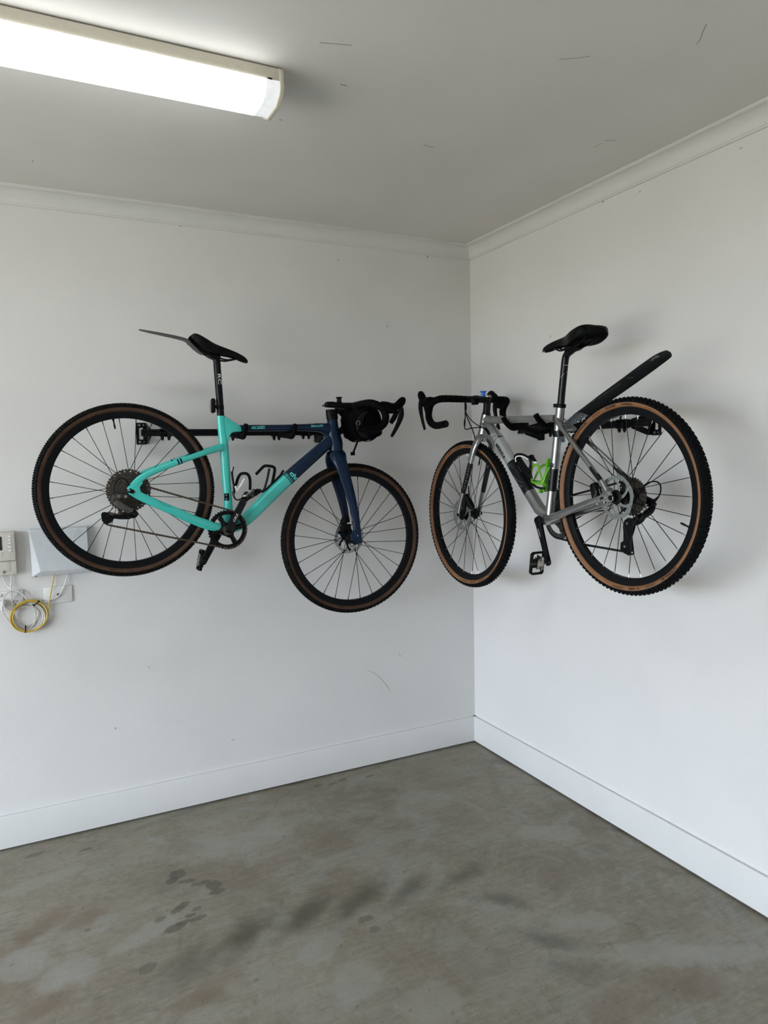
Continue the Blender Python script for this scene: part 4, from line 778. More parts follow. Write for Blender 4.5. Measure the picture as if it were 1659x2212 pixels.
cage(tb, L, [(612, 1016), (606, 1026), (596, 1036.5), (585, 1047), (572, 1059), (560, 1060)], [(588, 1044, .006), (591, 1030, .030), (593.5, 1014, .038), (590, 1008.5, .038), (580, 1006.5, .036), (570.5, 1007, .030), (562, 1015, .020), (553, 1024.5, .008)], 'black', foot=[(582, 1012), (577, 1036), (571, 1056), (566, 1063), (558, 1058)])
# --- handlebar bag : strapped on, a thing of its own
bc = L(780, 914, 0); bgr = tag(empty('handlebar_bag', HL.world((bc.x, bc.y-.08, 0)), HL.M, origin=(bc.x, bc.y-.08, 0)), 'black roll-shaped handlebar bag strapped under the bars of the teal bike', 'bag')
mb = MB(); rows = []
for t in range(-8, 9):
    z = .118*t/8; k = (1-abs(t/8)**5)**.5 if abs(t) < 8 else .30
    k = .62+.38*k if abs(t) < 8 else .45
    rows.append((bc.x+.004*math.sin(t), bc.y+.003*math.cos(t*1.7), z, .066*k, .080*k))
mb.sweep(rows, (-.25, 1, 0), 26, 2.5, 2)
mb.v = [tuple(Vector(v)+Vector((.0025*math.sin(v[1]*130+v[2]*40), .0025*math.sin(v[0]*110+v[2]*60), 0))) for v in mb.v]; mb.build('bag_body', 'dark_cloth', bgr)
c = Vector((bc.x-.012, bc.y-.012, .112)); lp = [(c.x-.010+.050*math.cos(a), c.y+.060*math.sin(a)) for a in [rad(100+16*i) for i in range(11)]]+[(c.x+.012+.046*math.cos(a), c.y+.055*math.sin(a)) for a in [rad(255-15*i) for i in range(11)]]
mb = MB(); mb.prism(lp, .098, .124); mb.build('side_panel', 'grey_cloth', bgr, bevel=.004)
c = L(773.5, 914, .128); mb = MB(); mb.tube([c+Vector((.0095*math.cos(a), .0095*math.sin(a), .002*math.sin(a))) for a in [2*PI*i/20 for i in range(20)]], .0012, 6, closed=True); mb.build('ring', 'steel', bgr)
for zz in (-.055, .055):
    mb = MB(); mb.sweep([(bc.x+.072*math.cos(a), bc.y+.086*math.sin(a), zz, .0015, .012) for a in [2*PI*i/28 for i in range(28)]], (0, 0, 1), 8, 4, closed=True); mb.build('strap', 'dark_cloth', bgr)
mb = MB(); mb.sweep([(*L(774, 948, .06), .002, .009), (*L(770, 960, .06), .002, .009), (*L(764.5, 974, .06), .002, .009), (*L(762, 982, .06), .003, .010)], n=8, e=4, sub=3); mb.box(L(762, 980, .06), (.012, .016, .022)); mb.build('hanging_strap', 'dark_cloth', bgr)
# ================================================================ SILVER BIKE (seen from its left, nose to the corner)
BBR = R(1162, 1124, .060); BBR.z = 0
FHR = R(1008.2, 1110.8, .0138); FHR.z = 0
RHR = R(1347.2, 1073.2, .0138); RHR.z = 0
sb = tag(empty('gravel_bike', HR.world(BBR), HR.M, origin=BBR), 'silver gravel bike with tan tyre walls hanging on the right wall', 'bicycle', 'bicycles hung on the garage walls')
rp = lambda rows: at_px(rows, R)
mb = MB(); mb.sweep(rp([(1050.3, 894.5, 0, .0215, .0215), (1049, 903, 0, .0225, .0225), (1047, 914, 0, .0225, .0225), (1044.5, 928, 0, .0225, .0225), (1043, 938, 0, .0235, .0235)]), n=20, sub=2); fs = mb.build('frame', 'silver', sb)
mb = MB(); mb.lathe(BBR, [(.020, -.038), (.0225, -.034), (.0225, .034), (.020, .038)], n=24); mb.build('bottom_bracket', 'silver', fs)
dtp = [(1049, 915, 0, .020, .0205), (1062, 928, 0, .0245, .0235), (1077, 950, 0, .0258, .0250)]
dtm = [(1078.5, 952.5, 0, .0258, .0250), (1092, 975.5, 0, .0260, .0252), (1107, 1000.5, 0, .0260, .0255)]
dtb = [(1107, 1000.5, 0, .0261, .0256), (1125, 1031, 0, .0261, .0256), (1145, 1065, 0, .0261, .0256)]
dte = [(1145, 1065, 0, .0260, .0255), (1166, 1100, 0, .0255, .0255)]
mb = MB(); mb.sweep(rp(dtp), n=20, sub=3); mb.sweep(rp(dtm), n=20, mi=1); mb.sweep(rp(dtb), n=20, mi=2); mb.sweep(rp(dte)+[(BBR.x-.006, BBR.y+.012, 0, .024, .026)], n=20, mi=0); mb.build('down_tube', ['silver', 'silver_light', 'wrap'], fs)
A0, A1 = R(1077, 950), R(1145, 1065); RX = (A1-A0).normalized(); RN = Vector((-RX.y, RX.x, 0))
if RN.y < 0: RN = -RN
def dt_at(l, t, lift=.0006, r=.0260):
    t = max(-.0255, min(.0255, t)); return A0+RX*l+RN*t+Vector((0, 0, math.sqrt(r*r-t*t)+lift))
def dt_lt(px, py, v=.02): c = R(px, py, v)-A0; return c.dot(RX), c.dot(RN)
l0, t0 = dt_lt(1081.5, 975.5, .0215); t0 += .004
text('lettering', 'MERIDA', .02, lambda x, y: dt_at(l0+x, t0+y), 'black', fs, shear=.22, bold=.0006, fit=(.090, .0165))
l1, t1 = dt_lt(1167, 1079, .022)
text('lettering', 'LITE', .014, lambda x, y: dt_at(l1+x, t1+y, .0008), 'black', fs, fit=(.048, .009))
def patch(l0, l1, t0, t1, m, name, lift=.0008):
    mb = MB(); V = []; F_ = []; nl, nt_ = 4, 6
    for i in range(nl+1):
        for j in range(nt_+1): V.append(dt_at(l0+(l1-l0)*i/nl, t0+(t1-t0)*j/nt_, lift))
    for i in range(nl):
        for j in range(nt_): k = i*(nt_+1)+j; F_.append((k, k+1, k+nt_+2, k+nt_+1))
    mb.add(V, F_); return mb.build(name, m, fs)
la, ta = dt_lt(1072, 936, .022); lb, tb_ = dt_lt(1079, 947, .022); patch(la-.020, lb-.014, -.004, .021, 'sticker', 'sticker', .0012)
for pts in ([(1094, 1001), (1098, 1006), (1103, 1002)], [(1101, 1010), (1104, 1004), (1109, 1012)], [(1112, 1028), (1126, 1042), (1136, 1046)], [(1110, 1030), (1122, 1046), (1130, 1050)], [(1124, 1053), (1130, 1049), (1127, 1058), (1138, 1052)], [(1130, 1064), (1137, 1056), (1141, 1063), (1146, 1058), (1152, 1062)], [(1113, 1005), (1118, 1010), (1121, 1018)]):
    mb = MB(); mb.tube([dt_at(*dt_lt(x, y, .021), .0008) for x, y in pts], .0005, 5, 3); mb.build('decal_line', 'line_grey', fs)
mb = MB(); mb.sweep(rp([(1049, 905, 0, .021, .021), (1062, 907.5, 0, .0185, .0175), (1090, 906.8, 0, .0158, .0155), (1150, 905, 0, .0150, .0150), (1200, 903.8, 0, .0150, .0150)]), n=18, sub=3); mb.build('top_tube', 'silver_worn', fs)
sdir = (R(1211, 878)-R(1187, 1110)).normalized()
mb = MB(); mb.sweep(rp([(1211, 878, 0, .0178, .0178), (1209.5, 895, 0, .0180, .0180), (1208, 906, 0, .0185, .0185), (1205.5, 930, 0, .0170, .0170), (1203, 955, 0, .0168, .0168), (1197.5, 1012, 0, .0170, .0170)]), n=18); mb.sweep(rp([(1198.5, 1000, 0, .0172, .0172), (1192.5, 1060, 0, .0176, .0176)]), n=18, mi=1); mb.sweep(rp([(1192.5, 1060, 0, .0175, .0175), (1188, 1105, 0, .0180, .0180)])+[(BBR.x, BBR.y, 0, .0180, .020)], n=18)
mb.build('seat_tube', ['silver', 'wrap'], fs)
for i in range(7):
    y = 1004+i*5.2; c = R(1198.2-(y-1000)*.1, y, 0); mb = MB()
    mb.tube([c+Vector((-.012+.024*k/4, 0, math.sqrt(max(0, .0176**2-(-.012+.024*k/4)**2))+.0003)) for k in range(4)], .0005, 5); mb.build('decal_line', 'line_grey', fs)
for sg in (1, -1):
    Vs = lambda rows: [(*Vector((R(x, y, v).x, R(x, y, v).y, v*sg)), a, b) for x, y, v, a, b in rows]
    mb = MB(); mb.sweep(Vs([(1203, 903, .010, .011, .010), (1206, 914, .019, .0105, .009), (1218, 931, .030, .0100, .0085), (1245, 967, .045, .0098, .0085), (1276, 1008, .058, .0095, .0085), (1299, 1040, .066, .0095, .0085)]), n=14, sub=2); mb.sweep(Vs([(1299, 1040, .066, .0098, .0085), (1311, 1062, .070, .0105, .0085)]), n=14); mb.sweep(Vs([(1277, 1010, .0585, .0099, .0089), (1298, 1038.5, .0657, .0099, .0089)]), n=14, mi=1); mb.build('seat_stay', ['silver', 'wrap'], fs)
    mb = MB(); mb.sweep(Vs([(1181, 1122.5, .028, .0150, .014), (1200, 1115.5, .038, .0155, .013), (1225, 1105, .050, .0150, .012), (1255, 1093.5, .060, .0145, .011), (1276, 1085.5, .066, .0145, .011), (1282, 1083.5, .067, .0125, .0105), (1300, 1079, .070, .0115, .008)]), n=14, sub=2); mb.build('chain_stay', 'silver', fs)
    q = [R(*p, .070) for p in [(1279, 1083), (1284, 1075.5), (1297, 1070), (1304, 1064), (1311, 1058), (1320, 1064), (1326, 1074), (1325, 1081), (1319, 1083.5), (1300, 1084.5), (1285, 1087.5)]]; h_ = [R(*p, .070) for p in [(1286, 1081), (1300, 1073.5), (1311, 1071.5), (1312, 1075), (1300, 1079), (1288, 1083)]]
    mb = MB(); mb.prism([(p.x, p.y) for p in q], sg*.070-.005, sg*.070+.005, [[(p.x, p.y) for p in h_][::-1]]); mb.build('dropout', 'silver', fs, bevel=.0015)
    mb = MB(); c = R(1318, 1075.5, .076); mb.lathe((c.x, c.y, .064*sg), [(.0115, 0), (.0115, .008*sg), (.009, .013*sg), (.005, .013*sg)], n=18); mb.build('axle_end', 'black', fs)
for x, y in ((1291, 1088.3), (1306, 1085.5)): mb = MB(); c = R(x, y, .068); mb.lathe(c, [(.0048, -.004), (.0048, .006), (.003, .007), (0, .007)], n=12); mb.build('bolt', 'chrome', fs)
c = R(1228, 928, 0); mb = MB(); mb.sweep([(c.x, c.y, -.034, .007, .007), (c.x, c.y, .034, .007, .007)], (0, 1, 0), 10); mb.build('stay_bridge', 'silver', fs)
# --- seat post, saddle
mb = MB(); mb.lathe(R(1211, 879, 0), [(.0195, -.003), (.0205, -.001), (.0205, .010), (.0195, .012), (.0145, .012)], sdir, 22); c = R(1200, 876, .006); mb.box(c, (.014, .014, .012)); sco = mb.build('seat_collar', 'black', sb, bevel=.0008)
mb = MB(); mb.sweep(rp([(1211, 880, 0, .0142, .0142), (1213.5, 850, 0, .0142, .0142), (1217.5, 810, 0, .0142, .0142), (1221, 777, 0, .0142, .0142), (1225.5, 765, 0, .0145, .0145), (1235, 756.5, 0, .0150, .0150), (1240, 752, 0, .0150, .0150)]), n=16, sub=3); sps = mb.build('seat_post', 'black_gloss', sb)
for pts in ([(1217.5, 789), (1229, 789)], [(1210.5, 816), (1215, 811), (1219, 807)], [(1224, 803), (1224.5, 805)]): mb = MB(); mb.tube([R(x, y, .0135) for x, y in pts], .0006, 5); mb.build('scratch', 'white_print', sps)
na, ra = R(1174, 749), R(1289, 706); sl = (na-ra).length; sang = math.atan2(na.y-ra.y, ra.x-na.x)
saddle(sb, ra+(na-ra)*.45+Vector((0, .004, 0)), sang, -1, 'black', sl, .074)
# --- mudguard with strap
mg = [(1216, 924, 0, .0012, .020), (1226, 912, 0, .0012, .026), (1238, 902, 0, .0012, .031), (1252, 891, 0, .0012, .036)]
mg2 = [(1252, 891, 0, .0012, .036), (1277, 873, 0, .0012, .040), (1308, 850, 0, .0012, .043), (1341, 826, 0, .0012, .044), (1375, 801, 0, .0012, .044), (1405, 779, 0, .0012, .043), (1424, 766, 0, .0012, .040), (1434, 760.5, 0, .0012, .034), (1440, 758, 0, .0012, .020)]
def guard(rows, mi, mb):
    rows = smooth(rp(rows), 3); V = []; F_ = []; n = 10
    for i, r in enumerate(rows):
        t = (Vector(rows[min(i+1, len(rows)-1)][:3])-Vector(rows[max(i-1, 0)][:3])).normalized(); nn = Vector((-t.y, t.x, 0)); nn = nn if nn.y > 0 else -nn
        for s_ in (0, 1):
            for k in range(n+1):
                u = -1+2*k/n; V.append(Vector(r[:3])+Vector((0, 0, u*r[4]))-nn*(.016*u*u*r[4]/.044)+nn*(s_*.0018))
    m = 2*(n+1)
    for i in range(len(rows)-1):
        for k in range(n):
            a = i*m+k; F_.append((a, a+1, a+m+1, a+m)); b = a+n+1; F_.append((b, b+m, b+m+1, b+1))
        a = i*m; F_.append((a, a+m, a+m+n+1, a+n+1)); a = i*m+n; F_.append((a, a+n+1, a+m+n+1, a+m))
    for i in (0, len(rows)-1): F_ += [(i*m+k, i*m+n+1+k, i*m+n+2+k, i*m+k+1) for k in range(n)]
    mb.add(V, F_, mi)
mb = MB(); guard(mg, 1, mb); guard(mg2, 0, mb); mgo = mb.build('mudguard', ['guard_black', 'guard_pattern'], sb)
g0, g1 = R(1277, 873, 0), R(1405, 779, 0); gx = (g1-g0).normalized(); gn = Vector((-gx.y, gx.x, 0)); gn = gn if gn.y > 0 else -gn
def on_guard(l, z): return g0+gx*l+Vector((0, 0, z))-gn*(.016*(z/.044)**2+.0012)
gl = (g1-g0).length
for a_, z_, r_ in ((.012, .002, .0050), (.020, .006, .0042), (.020, -.004, .0042), (.029, .008, .0036), (.030, .000, .0050), (.029, -.008, .0034), (.040, .004, .0036), (.040, -.005, .0036), (.002, .004, .0026), (.004, -.005, .0026)):
    mb = MB(); mb.add([on_guard(gl+a_+r_*math.cos(t*PI/5), z_+r_*math.sin(t*PI/5)) for t in range(10)], [list(range(10))]); mb.build('emblem_dot', 'line_grey', mgo, smooth_=False)
for pts in ([(.02, .03), (.05, .012), (.09, .008), (.14, .010), (.16, .004), (.15, -.004), (.11, .0), (.07, .001), (.04, .0)], [(-.04, .03), (.0, .026), (.045, .028), (.05, .022), (.0, .016), (-.04, .012)], [(.085, .008), (.088, .0)], [(.115, .010), (.118, .0)], [(.21, .028), (.205, -.02)], [(.02, .018), (.03, .024), (.035, .014), (.025, .012)]):
    mb = MB(); mb.tube([on_guard(a, b) for a, b in pts], .0005, 5, 3); mb.build('decal_line', 'line_grey', mgo)
mb = MB(); mb.lathe(R(1204.8, 937, 0), [(.0185, -.012), (.0188, -.011), (.0188, .011), (.0185, .012), (.016, .012), (.016, -.012)], sdir, 20, closed=True); mb.sweep([(*R(1208, 936, .017), .012, .004), (*R(1216, 936.5, .020), .011, .004), (*R(1222, 937, .016), .006, .004)], (0, 0, 1), 10, 3, 2); mb.build('strap', 'black', mgo)
mb = MB(); mb.sweep(rp([(1210, 930, .012, .0015, .016), (1211, 942, .014, .0015, .018), (1214, 951, .012, .0015, .016), (1217, 955, .010, .0015, .009)]), n=10, e=4, sub=3); mb.build('tail_flap', 'guard_pattern', mgo)
# --- fork
mb = MB(); mb.sweep(rp([(1042.8, 939, 0, .0235, .0235), (1042, 944, 0, .0245, .032), (1040.5, 949, 0, .0235, .040)]), n=18, e=2.2, sub=2); fks = mb.build('fork', 'silver', sb)
for sg in (1, -1):
    Vs = lambda rows: [(*Vector((R(x, y, v).x, R(x, y, v).y, v*sg)), a, b) for x, y, v, a, b in rows]
    mb = MB(); mb.sweep(Vs([(1041, 943, .006, .020, .014), (1034.5, 949, .028, .0190, .0145), (1027.5, 961, .044, .0172, .0125), (1022, 977, .050, .0158, .0118), (1016.5, 1000, .052, .0148, .0112)]), n=14, e=2.3, sub=3)
    mb.sweep(Vs([(1016.5, 1000, .052, .0149, .0113), (1009, 1030, .054, .0136, .0107), (1000.5, 1064, .0565, .0122, .0099)]), n=14, e=2.3, sub=2, mi=1)
    mb.sweep(Vs([(1000.5, 1064, .0565, .0121, .0098), (995, 1085, .058, .0115, .0092), (991, 1103, .0595, .0125, .0082), (989.3, 1112, .060, .0130, .0078), (988.5, 1118, .060, .0100, .007)]), n=14, e=2.3, sub=3); mb.build('fork_blade', ['silver', 'wrap'], fks)
    mb = MB(); c = R(989.3, 1112, .066); mb.lathe((c.x, c.y, .0665*sg), [(.0075, -.001*sg), (.0075, .002*sg), (.0055, .003*sg), (0, .003*sg)], n=16); mb.build('axle_cap', 'black', fks)
for i in range(9):
    y = 1006+i*6.3; x = 1014.6-(y-1006)*.245; c = R(x, y, .063); mb = MB(); mb.tube([c+Vector((-.008, .002*(-1)**i, 0)), c+Vector((0, 0, .0025)), c+Vector((.008, .003*(-1)**i, 0))], .0005, 5); mb.build('decal_line', 'line_grey', fks)
mb = MB(); mb.sweep(rp([(1006, 1068, .044, .009, .010), (1011, 1080, .040, .015, .014), (1017, 1092, .038, .016, .014), (1022, 1098, .036, .010, .012)]), n=12, e=3, sub=2); mb.sweep(rp([(1003, 1076, .050, .010, .008), (1003, 1092, .050, .011, .009), (1001, 1112, .046, .009, .008)]), n=10, e=3, sub=2); mb.build('front_caliper', 'black', fks, bevel=.001)
mb = MB(); mb.tube([R(x, y, v) for x, y, v in [(1012, 1050, .046), (1012.5, 1062, .042), (1014, 1078, .040)]], .0028, 8, 3); mb.build('brake_hose', 'black', fks)
# --- headset, stem, bar
mb = MB(); mb.sweep(rp([(1050.3, 896, 0, .0215, .0215), (1050.8, 892, 0, .0185, .0185), (1051, 889, 0, .0168, .0168), (1053.6, 856.5, 0, .0168, .0168)]), n=18); mb.build('headset_spacers', 'black_gloss', sb, bevel=.0006)
CR_ = R(1027, 863, 0)
mb = MB(); a = R(1053, 863, 0); mb.sweep([(a.x+.012, a.y, 0, .019, .018), (a.x-.01, a.y, 0, .019, .018), ((a.x+CR_.x)/2, (a.y+CR_.y)/2, 0, .0145, .0155), (CR_.x+.012, CR_.y, 0, .019, .022), (CR_.x-.016, CR_.y, 0, .018, .022)], n=16, e=2.6, sub=2); ss = mb.build('stem', 'black', sb, bevel=.0005)
mb = MB(); t_ = R(1053.8, 855.5, 0); mb.lathe(t_, [(.0170, -.002), (.0170, .002), (.013, .004), (0, .004)], (.25, 1, 0), 20); mb.build('top_cap', 'steel', ss)
spool(sb, R(1044, 856.5, 0), 'blue_plastic', 1.0)
hbR, HFr, HUr, qR = dropbar(sb, CR_, rad(-6), -1, .208, reach=.080, ext=.035)
mb = MB(); c = R(1061.5, 852, -.075); mb.sweep([(c.x-.018, c.y-.004, c.z, .010, .016), (c.x, c.y, c.z, .0185, .019), (c.x+.016, c.y-.004, c.z, .009, .014)], n=14, sub=3); mb.box((CR_.x, CR_.y+.004, c.z), (.036, .020, .014)); mb.build('bell', 'black', sb, bevel=.001)
mb = MB(); mb.sweep(rp([(1020, 861, .04, .012, .012), (1024, 871, .04, .008, .010)]), n=10); mb.box(R(1026, 871.5, .035), (.030, .012, .02)); mb.build('computer_mount', 'black', sb, bevel=.001)
for nm, pts, r in (('brake_hose', [(1003, 866, .085), (1006, 876, .075), (1004.8, 890, .07), (1004.8, 904, .065), (1003.4, 921, .06), (1006.5, 927.5, .058), (1019, 924.8, .05), (1039, 923.3, .036), (1049, 927.5, .026)], .0025), ('gear_cable', [(1006, 868, .08), (1007, 880, .072), (1007, 892, .068), (1019, 909, .055), (1035, 920.5, .04), (1050, 928.5, .026)], .0022), ('brake_hose', [(1005, 874, .078), (1007, 896, .066), (1016.7, 919, .055), (1023.3, 936, .05), (1026, 948, .046)], .0025)):
    mb = MB(); mb.tube([R(*p) for p in pts], r, 8, 5); mb.build(nm, 'black', sb)
mb = MB(); mb.sweep(rp([(1004.8, 868, .078, .004, .004), (1006, 877, .073, .006, .006), (1005.5, 886, .070, .005, .005)]), n=10, sub=2); mb.sweep(rp([(1004.3, 905, .064, .003, .003), (1003.8, 912, .0625, .0045, .0045), (1003.4, 920, .060, .0035, .0035)]), n=10, sub=2); mb.build('cable_splitter', 'black', sb)
mb = MB(); mb.sweep([(*R(1049, 925.5, .021), .006, .005), (*R(1054, 932, .0225), .008, .0055), (*R(1058, 939, .022), .005, .004)], n=10, e=3, sub=2); mb.build('cable_port', 'black', sb)
mb = MB(); mb.tube([R(1075, 915, -.02), R(1074, 920, -.022), R(1072, 926, -.024), R(1070, 932, -.02)], .0025, 8, 3); mb.sweep(rp([(1075.5, 914, -.02, .004, .004), (1074, 922, -.022, .0055, .0055)]), n=8); mb.build('gear_cable', 'black', sb)
# --- wheels
fwR = wheel(sb, 'front_wheel', FHR, 'rubber_clean', 'tan', 28, rad(3), (.041, .0735, True), (.022, .034), seen_text=True, nip='steel', valve=5.2, tw=1.12)
rwR = wheel(sb, 'rear_wheel', RHR, 'rubber_clean', 'tan', 28, rad(2), (.048, .0785, True), (.034, .019), seen_text=True, nip='steel', valve=-1.55, tw=1.12)
cassette(rwR, RHR, [34, 30, 27, 24, 21, 19, 17, 15, 13, 12, 11], -.0235, -1, 'dirty_steel')
mb = MB(); mb.sweep(rp([(1283, 1045, .056, .014, .014), (1287, 1058, .056, .018, .016), (1290, 1074, .055, .018, .016), (1288, 1082, .054, .012, .012)]), n=12, e=3.2, sub=2); rc = mb.build('rear_caliper', 'black', sb, bevel=.001)
for a, b in (((1283, 1075), (1289, 1060)), ((1294, 1056), (1297, 1068))): mb = MB(); mb.tube([R(*a, .0735), R(*b, .0740)], .0008, 6); mb.build('caliper_line', 'steel', rc)
# --- crankset on the far side, left crank near
wins = []
for k in range(4):
    a0, a1 = 20+90*k+8, 20+90*k+82; lp = []
    for i in range(9): a = rad(a0+(a1-a0)*i/8); lp.append((BBR.x+.0620*math.cos(a), BBR.y+.0620*math.sin(a)))
    for i in range(7): a = rad(a1-8-(a1-a0-16)*i/6); r_ = .040-.008*math.sin(PI*i/6); lp.append((BBR.x+r_*math.cos(a), BBR.y+r_*math.sin(a)))
    wins.append(lp[::-1])
mb = MB(); mb.prism(toothed(BBR, .0850, 40, .0048), -.0490, -.0455, wins); css = mb.build('crankset', 'dirty_steel', sb)
for k in range(4):
    a = rad(20+90*k); d = Vector((math.cos(a), math.sin(a), 0)); mb = MB(); b0 = Vector((BBR.x, BBR.y, -.052)); mb.sweep([(*(b0+d*.012), .013, .005), (*(b0+d*.035), .010, .004), (*(b0+d*.060), .010, .0035), (*(b0+d*.068), .005, .003)], n=10, e=2.8, sub=3); mb.build('spider_arm', 'black_gloss', css)
    mb = MB(); mb.lathe((BBR.x+d.x*.06, BBR.y+d.y*.06, -.0455), [(.0048, 0), (.0048, .003), (.0028, .003), (.0028, .001), (0, .001)], n=12); mb.build('ring_bolt', 'steel', css)
e1 = R(1183, 1214, .074); d1 = Vector((e1.x-BBR.x, e1.y-BBR.y, 0)); e2 = Vector((BBR.x-d1.x, BBR.y-d1.y, 0))
crank(css, BBR, e1, (.058, .072), 'black_gloss'); crank(css, BBR, e2, (-.064, -.076), 'black_gloss')
mb = MB(); mb.lathe((BBR.x, BBR.y, .064), [(.0125, 0), (.0125, .0055), (.009, .0060), (.009, .004), (0, .004)], n=22); mb.build('spindle_cap', 'black', css)
u1 = d1.normalized(); n1 = Vector((-u1.y, u1.x, 0))
text('lettering', 'SHIMANO', .01, lambda x, y: BBR+d1*.30+u1*x+n1*y+Vector((0, 0, .0720)), 'white_print', css, fit=(.034, .0048))
spd_pedal(css, (e1.x, e1.y, .078), rad(82), 1)
# --- chain and derailleur (far side)
th = tang(BBR, .0805, RHR, .0605, 1); zc = -.036; path = [Vector((BBR.x+.0805*math.cos(th), BBR.y+.0805*math.sin(th), -.047))]
for i in range(9): a = th+(rad(-75)-th)*i/8; path.append(Vector((RHR.x+.0605*math.cos(a), RHR.y+.0605*math.sin(a), -.029)))
path += [R(x, y, -.036) for x, y in [(1377, 1117), (1372, 1130), (1364, 1140), (1362, 1152), (1364, 1170), (1362, 1184), (1356, 1191), (1349, 1191.5)]]
bq = R(1257, 1175.5, -.045); path.append(bq); thb = rad(-98)
tha = th if th < thb else th-2*PI
for i in range(15): a = thb+(tha-thb)*i/14; path.append(Vector((BBR.x+.0805*math.cos(a), BBR.y+.0805*math.sin(a), -.047)))
chain(sb, path, 'chain_dark')
mb = MB(); mb.sweep(rp([(1390, 1074, -.066, .009, .008), (1398, 1080, -.070, .012, .010), (1406, 1086, -.070, .015, .012), (1412, 1094, -.070, .012, .011)]), n=12, e=3.2, sub=2); rd2 = mb.build('rear_derailleur', 'black', sb, bevel=.0008)
for dz in (-.008, .006):
    mb = MB(); mb.sweep(rp([(1411, 1092, -.070+dz, .012, .0028), (1406, 1102, -.069+dz, .0135, .0028), (1393, 1112, -.064+dz, .0125, .0028), (1384, 1119, -.060+dz, .012, .0028)]), n=8, e=5, sub=2); mb.build('link_plate', 'black', rd2)
mb = MB(); mb.sweep(rp([(1391, 1112, -.062, .011, .009), (1384, 1119, -.058, .016, .012), (1374, 1126, -.053, .016, .012), (1364, 1129, -.049, .011, .010)]), n=14, e=2.8, sub=2); mb.build('knuckle', 'black', rd2)
mb = MB(); mb.tube([R(1400, 1088, -.055), R(1388, 1108, -.052)], .0018, 6); mb.build('limit_screw', 'steel', rd2)
mb = MB(); mb.sweep(rp([(1409, 1084, -.070, .008, .008), (1417, 1079, -.072, .005, .005), (1421, 1074, -.072, .0035, .0035)]), n=10, sub=2); mb.build('cable_stop', 'black', rd2)
q = [R(*p, -.038) for p in [(1352, 1124), (1362, 1119), (1372, 1126), (1369, 1140), (1363, 1160), (1366, 1190), (1367, 1197), (1362, 1200), (1352, 1195), (1343, 1188), (1344, 1172), (1350, 1168), (1350, 1150), (1349, 1136)]]
hq = [circ(R(1362.3, 1194, -.038).x, R(1362.3, 1194, -.038).y, .004, 8)[::-1]]
for zz in (-.0310, -.0450): mb = MB(); mb.prism([(p.x, p.y) for p in q], zz-.001, zz+.001, hq); mb.build('cage_plate', 'black', rd2)
for x, y in ((1359, 1130.5), (1353.5, 1180)):
    c = R(x, y, -.038); mb = MB(); mb.prism(toothed(c, .0215, 13, .0045), -.0400, -.0360, [circ(c.x, c.y, .004, 8)[::-1]]); mb.build('pulley', 'black', rd2)
    mb = MB(); mb.lathe((c.x, c.y, -.030), [(.0045, 0), (.0045, .003), (.0022, .003), (.0022, .001), (0, .001)], n=12); mb.build('pulley_bolt', 'steel', rd2)
mb = MB(); mb.tube([R(x, y, v) for x, y, v in [(1384, 1056, -.064), (1393.6, 1047, -.066), (1406, 1041, -.070), (1418, 1040.5, -.072), (1426, 1047, -.072), (1427.4, 1058, -.072), (1425, 1068, -.072), (1421.2, 1075.8, -.072)]], .0027, 8, 5); mb.build('gear_cable', 'black', rd2)
mb = MB(); mb.tube([R(x, y, v) for x, y, v in [(1236, 1125, -.045), (1250, 1118, -.050), (1265, 1110, -.055), (1285, 1105, -.060), (1305, 1103, -.064)]], .0025, 8, 4); mb.build('gear_cable', 'black', sb)
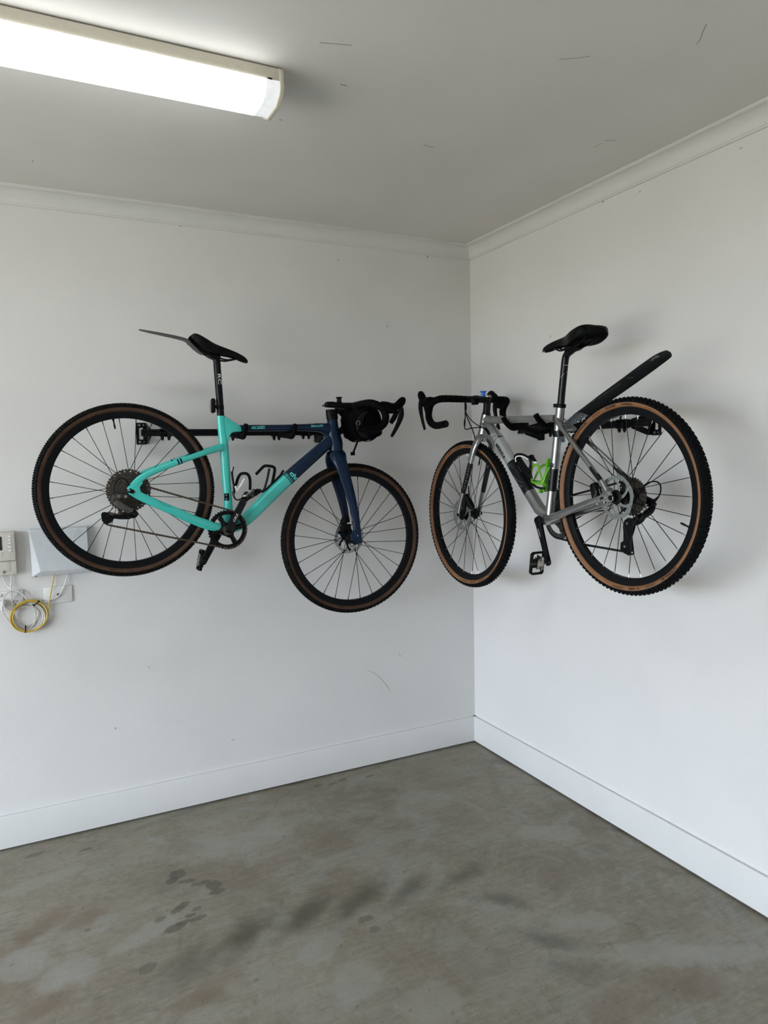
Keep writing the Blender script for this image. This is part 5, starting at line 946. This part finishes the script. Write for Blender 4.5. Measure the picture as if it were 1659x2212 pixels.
# --- bottle cages
cg = cage(sb, R, [(1117, 986), (1122, 997), (1131, 1012), (1142, 1031), (1150, 1045)], [(1124, 1002, .006), (1118, 996, .026), (1112, 989, .034), (1115, 983.5, .036), (1124, 982, .037), (1135, 985.5, .036), (1145, 993, .034), (1146, 1006, .034), (1141, 1020, .030), (1140, 1030, .008)], 'black', strap=(.007, .0025))
mb = MB(); mb.sweep([(*R(1146, 985, .006), .011, .012), (*R(1149, 992, .006), .011, .013), (*R(1155, 998, .006), .006, .012)], (0, 0, 1), 12, 3.5, 3); mb.sweep([(*R(1121, 990, .020), .012, .004), (*R(1131, 1006, .024), .013, .004), (*R(1143, 1024, .022), .014, .004), (*R(1147, 1034, .018), .010, .004)], (0, 0, 1), 10, 3.5, 3); mb.build('cage_body', 'black', cg)
mb = MB(); mb.sweep([(*R(1114.5, 998, .037), .0030, .002), (*R(1113.5, 989, .038), .0030, .002), (*R(1119, 985.3, .0385), .0026, .002), (*R(1130, 986, .0385), .0026, .002), (*R(1142, 993, .0365), .0028, .002)], (0, 0, 1), 8, 3, 3); mb.sweep([(*R(1145, 995, .020), .004, .004), (*R(1152, 999, .020), .005, .004), (*R(1160, 999, .012), .004, .004)], (0, 0, 1), 8, 3, 3); mb.build('white_stripe', 'white_print', cg)
gc = MB(); gc.sweep([(*R(x, y, 0), a, b) for x, y, a, b in [(1186, 991, .005, .012), (1185, 1000, .005, .012), (1183.5, 1012, .0045, .010), (1180, 1036, .005, .012), (1179, 1050, .006, .015), (1178, 1062, .005, .013)]], (0, 0, 1), 12, 3.5, 3); gco = gc.build('bottle_cage', 'green', sb)
for sg in (1, -1):
    mb = MB(); f_ = lambda x, y, v: Vector((R(x, y, v).x, R(x, y, v).y, v*sg))
    mb.sweep([(*f_(1187, 1010, .006), .006, .004), (*f_(1178, 1026, .026), .0065, .003), (*f_(1171, 1043, .034), .0060, .003), (*f_(1160, 1044, .034), .0055, .003), (*f_(1150, 1041, .022), .0050, .003), (*f_(1148, 1039, .004), .0050, .003)], (0, 0, 1), 10, 3, 4)
    mb.sweep([(*f_(1149, 1040, .004), .0050, .003), (*f_(1147.5, 1026, .014), .0050, .003), (*f_(1149, 1011, .022), .0055, .003), (*f_(1155, 1004.5, .028), .0060, .003), (*f_(1162, 1006, .032), .0050, .003), (*f_(1166.5, 1022, .034), .0045, .003), (*f_(1172, 1040, .034), .0045, .003), (*f_(1179, 1047, .020), .0060, .003)], (0, 0, 1), 10, 3, 4); mb.build('hoop', 'green', gco)
mb = MB(); mb.sweep([(*R(1149, 1044, .010), .0030, .010), (*R(1157, 1051, .022), .0040, .006), (*R(1168, 1054.5, .024), .0045, .005), (*R(1177, 1055, .018), .0045, .005)], (0, 0, 1), 10, 3, 3); mb.build('cage_floor', 'black', gco)
mb = MB(); mb.sweep([(*R(1168, 1055, .014), .006, .010), (*R(1168, 1065, .014), .006, .009)], (0, 0, 1), 10, 4); mb.build('foot', 'green', gco)
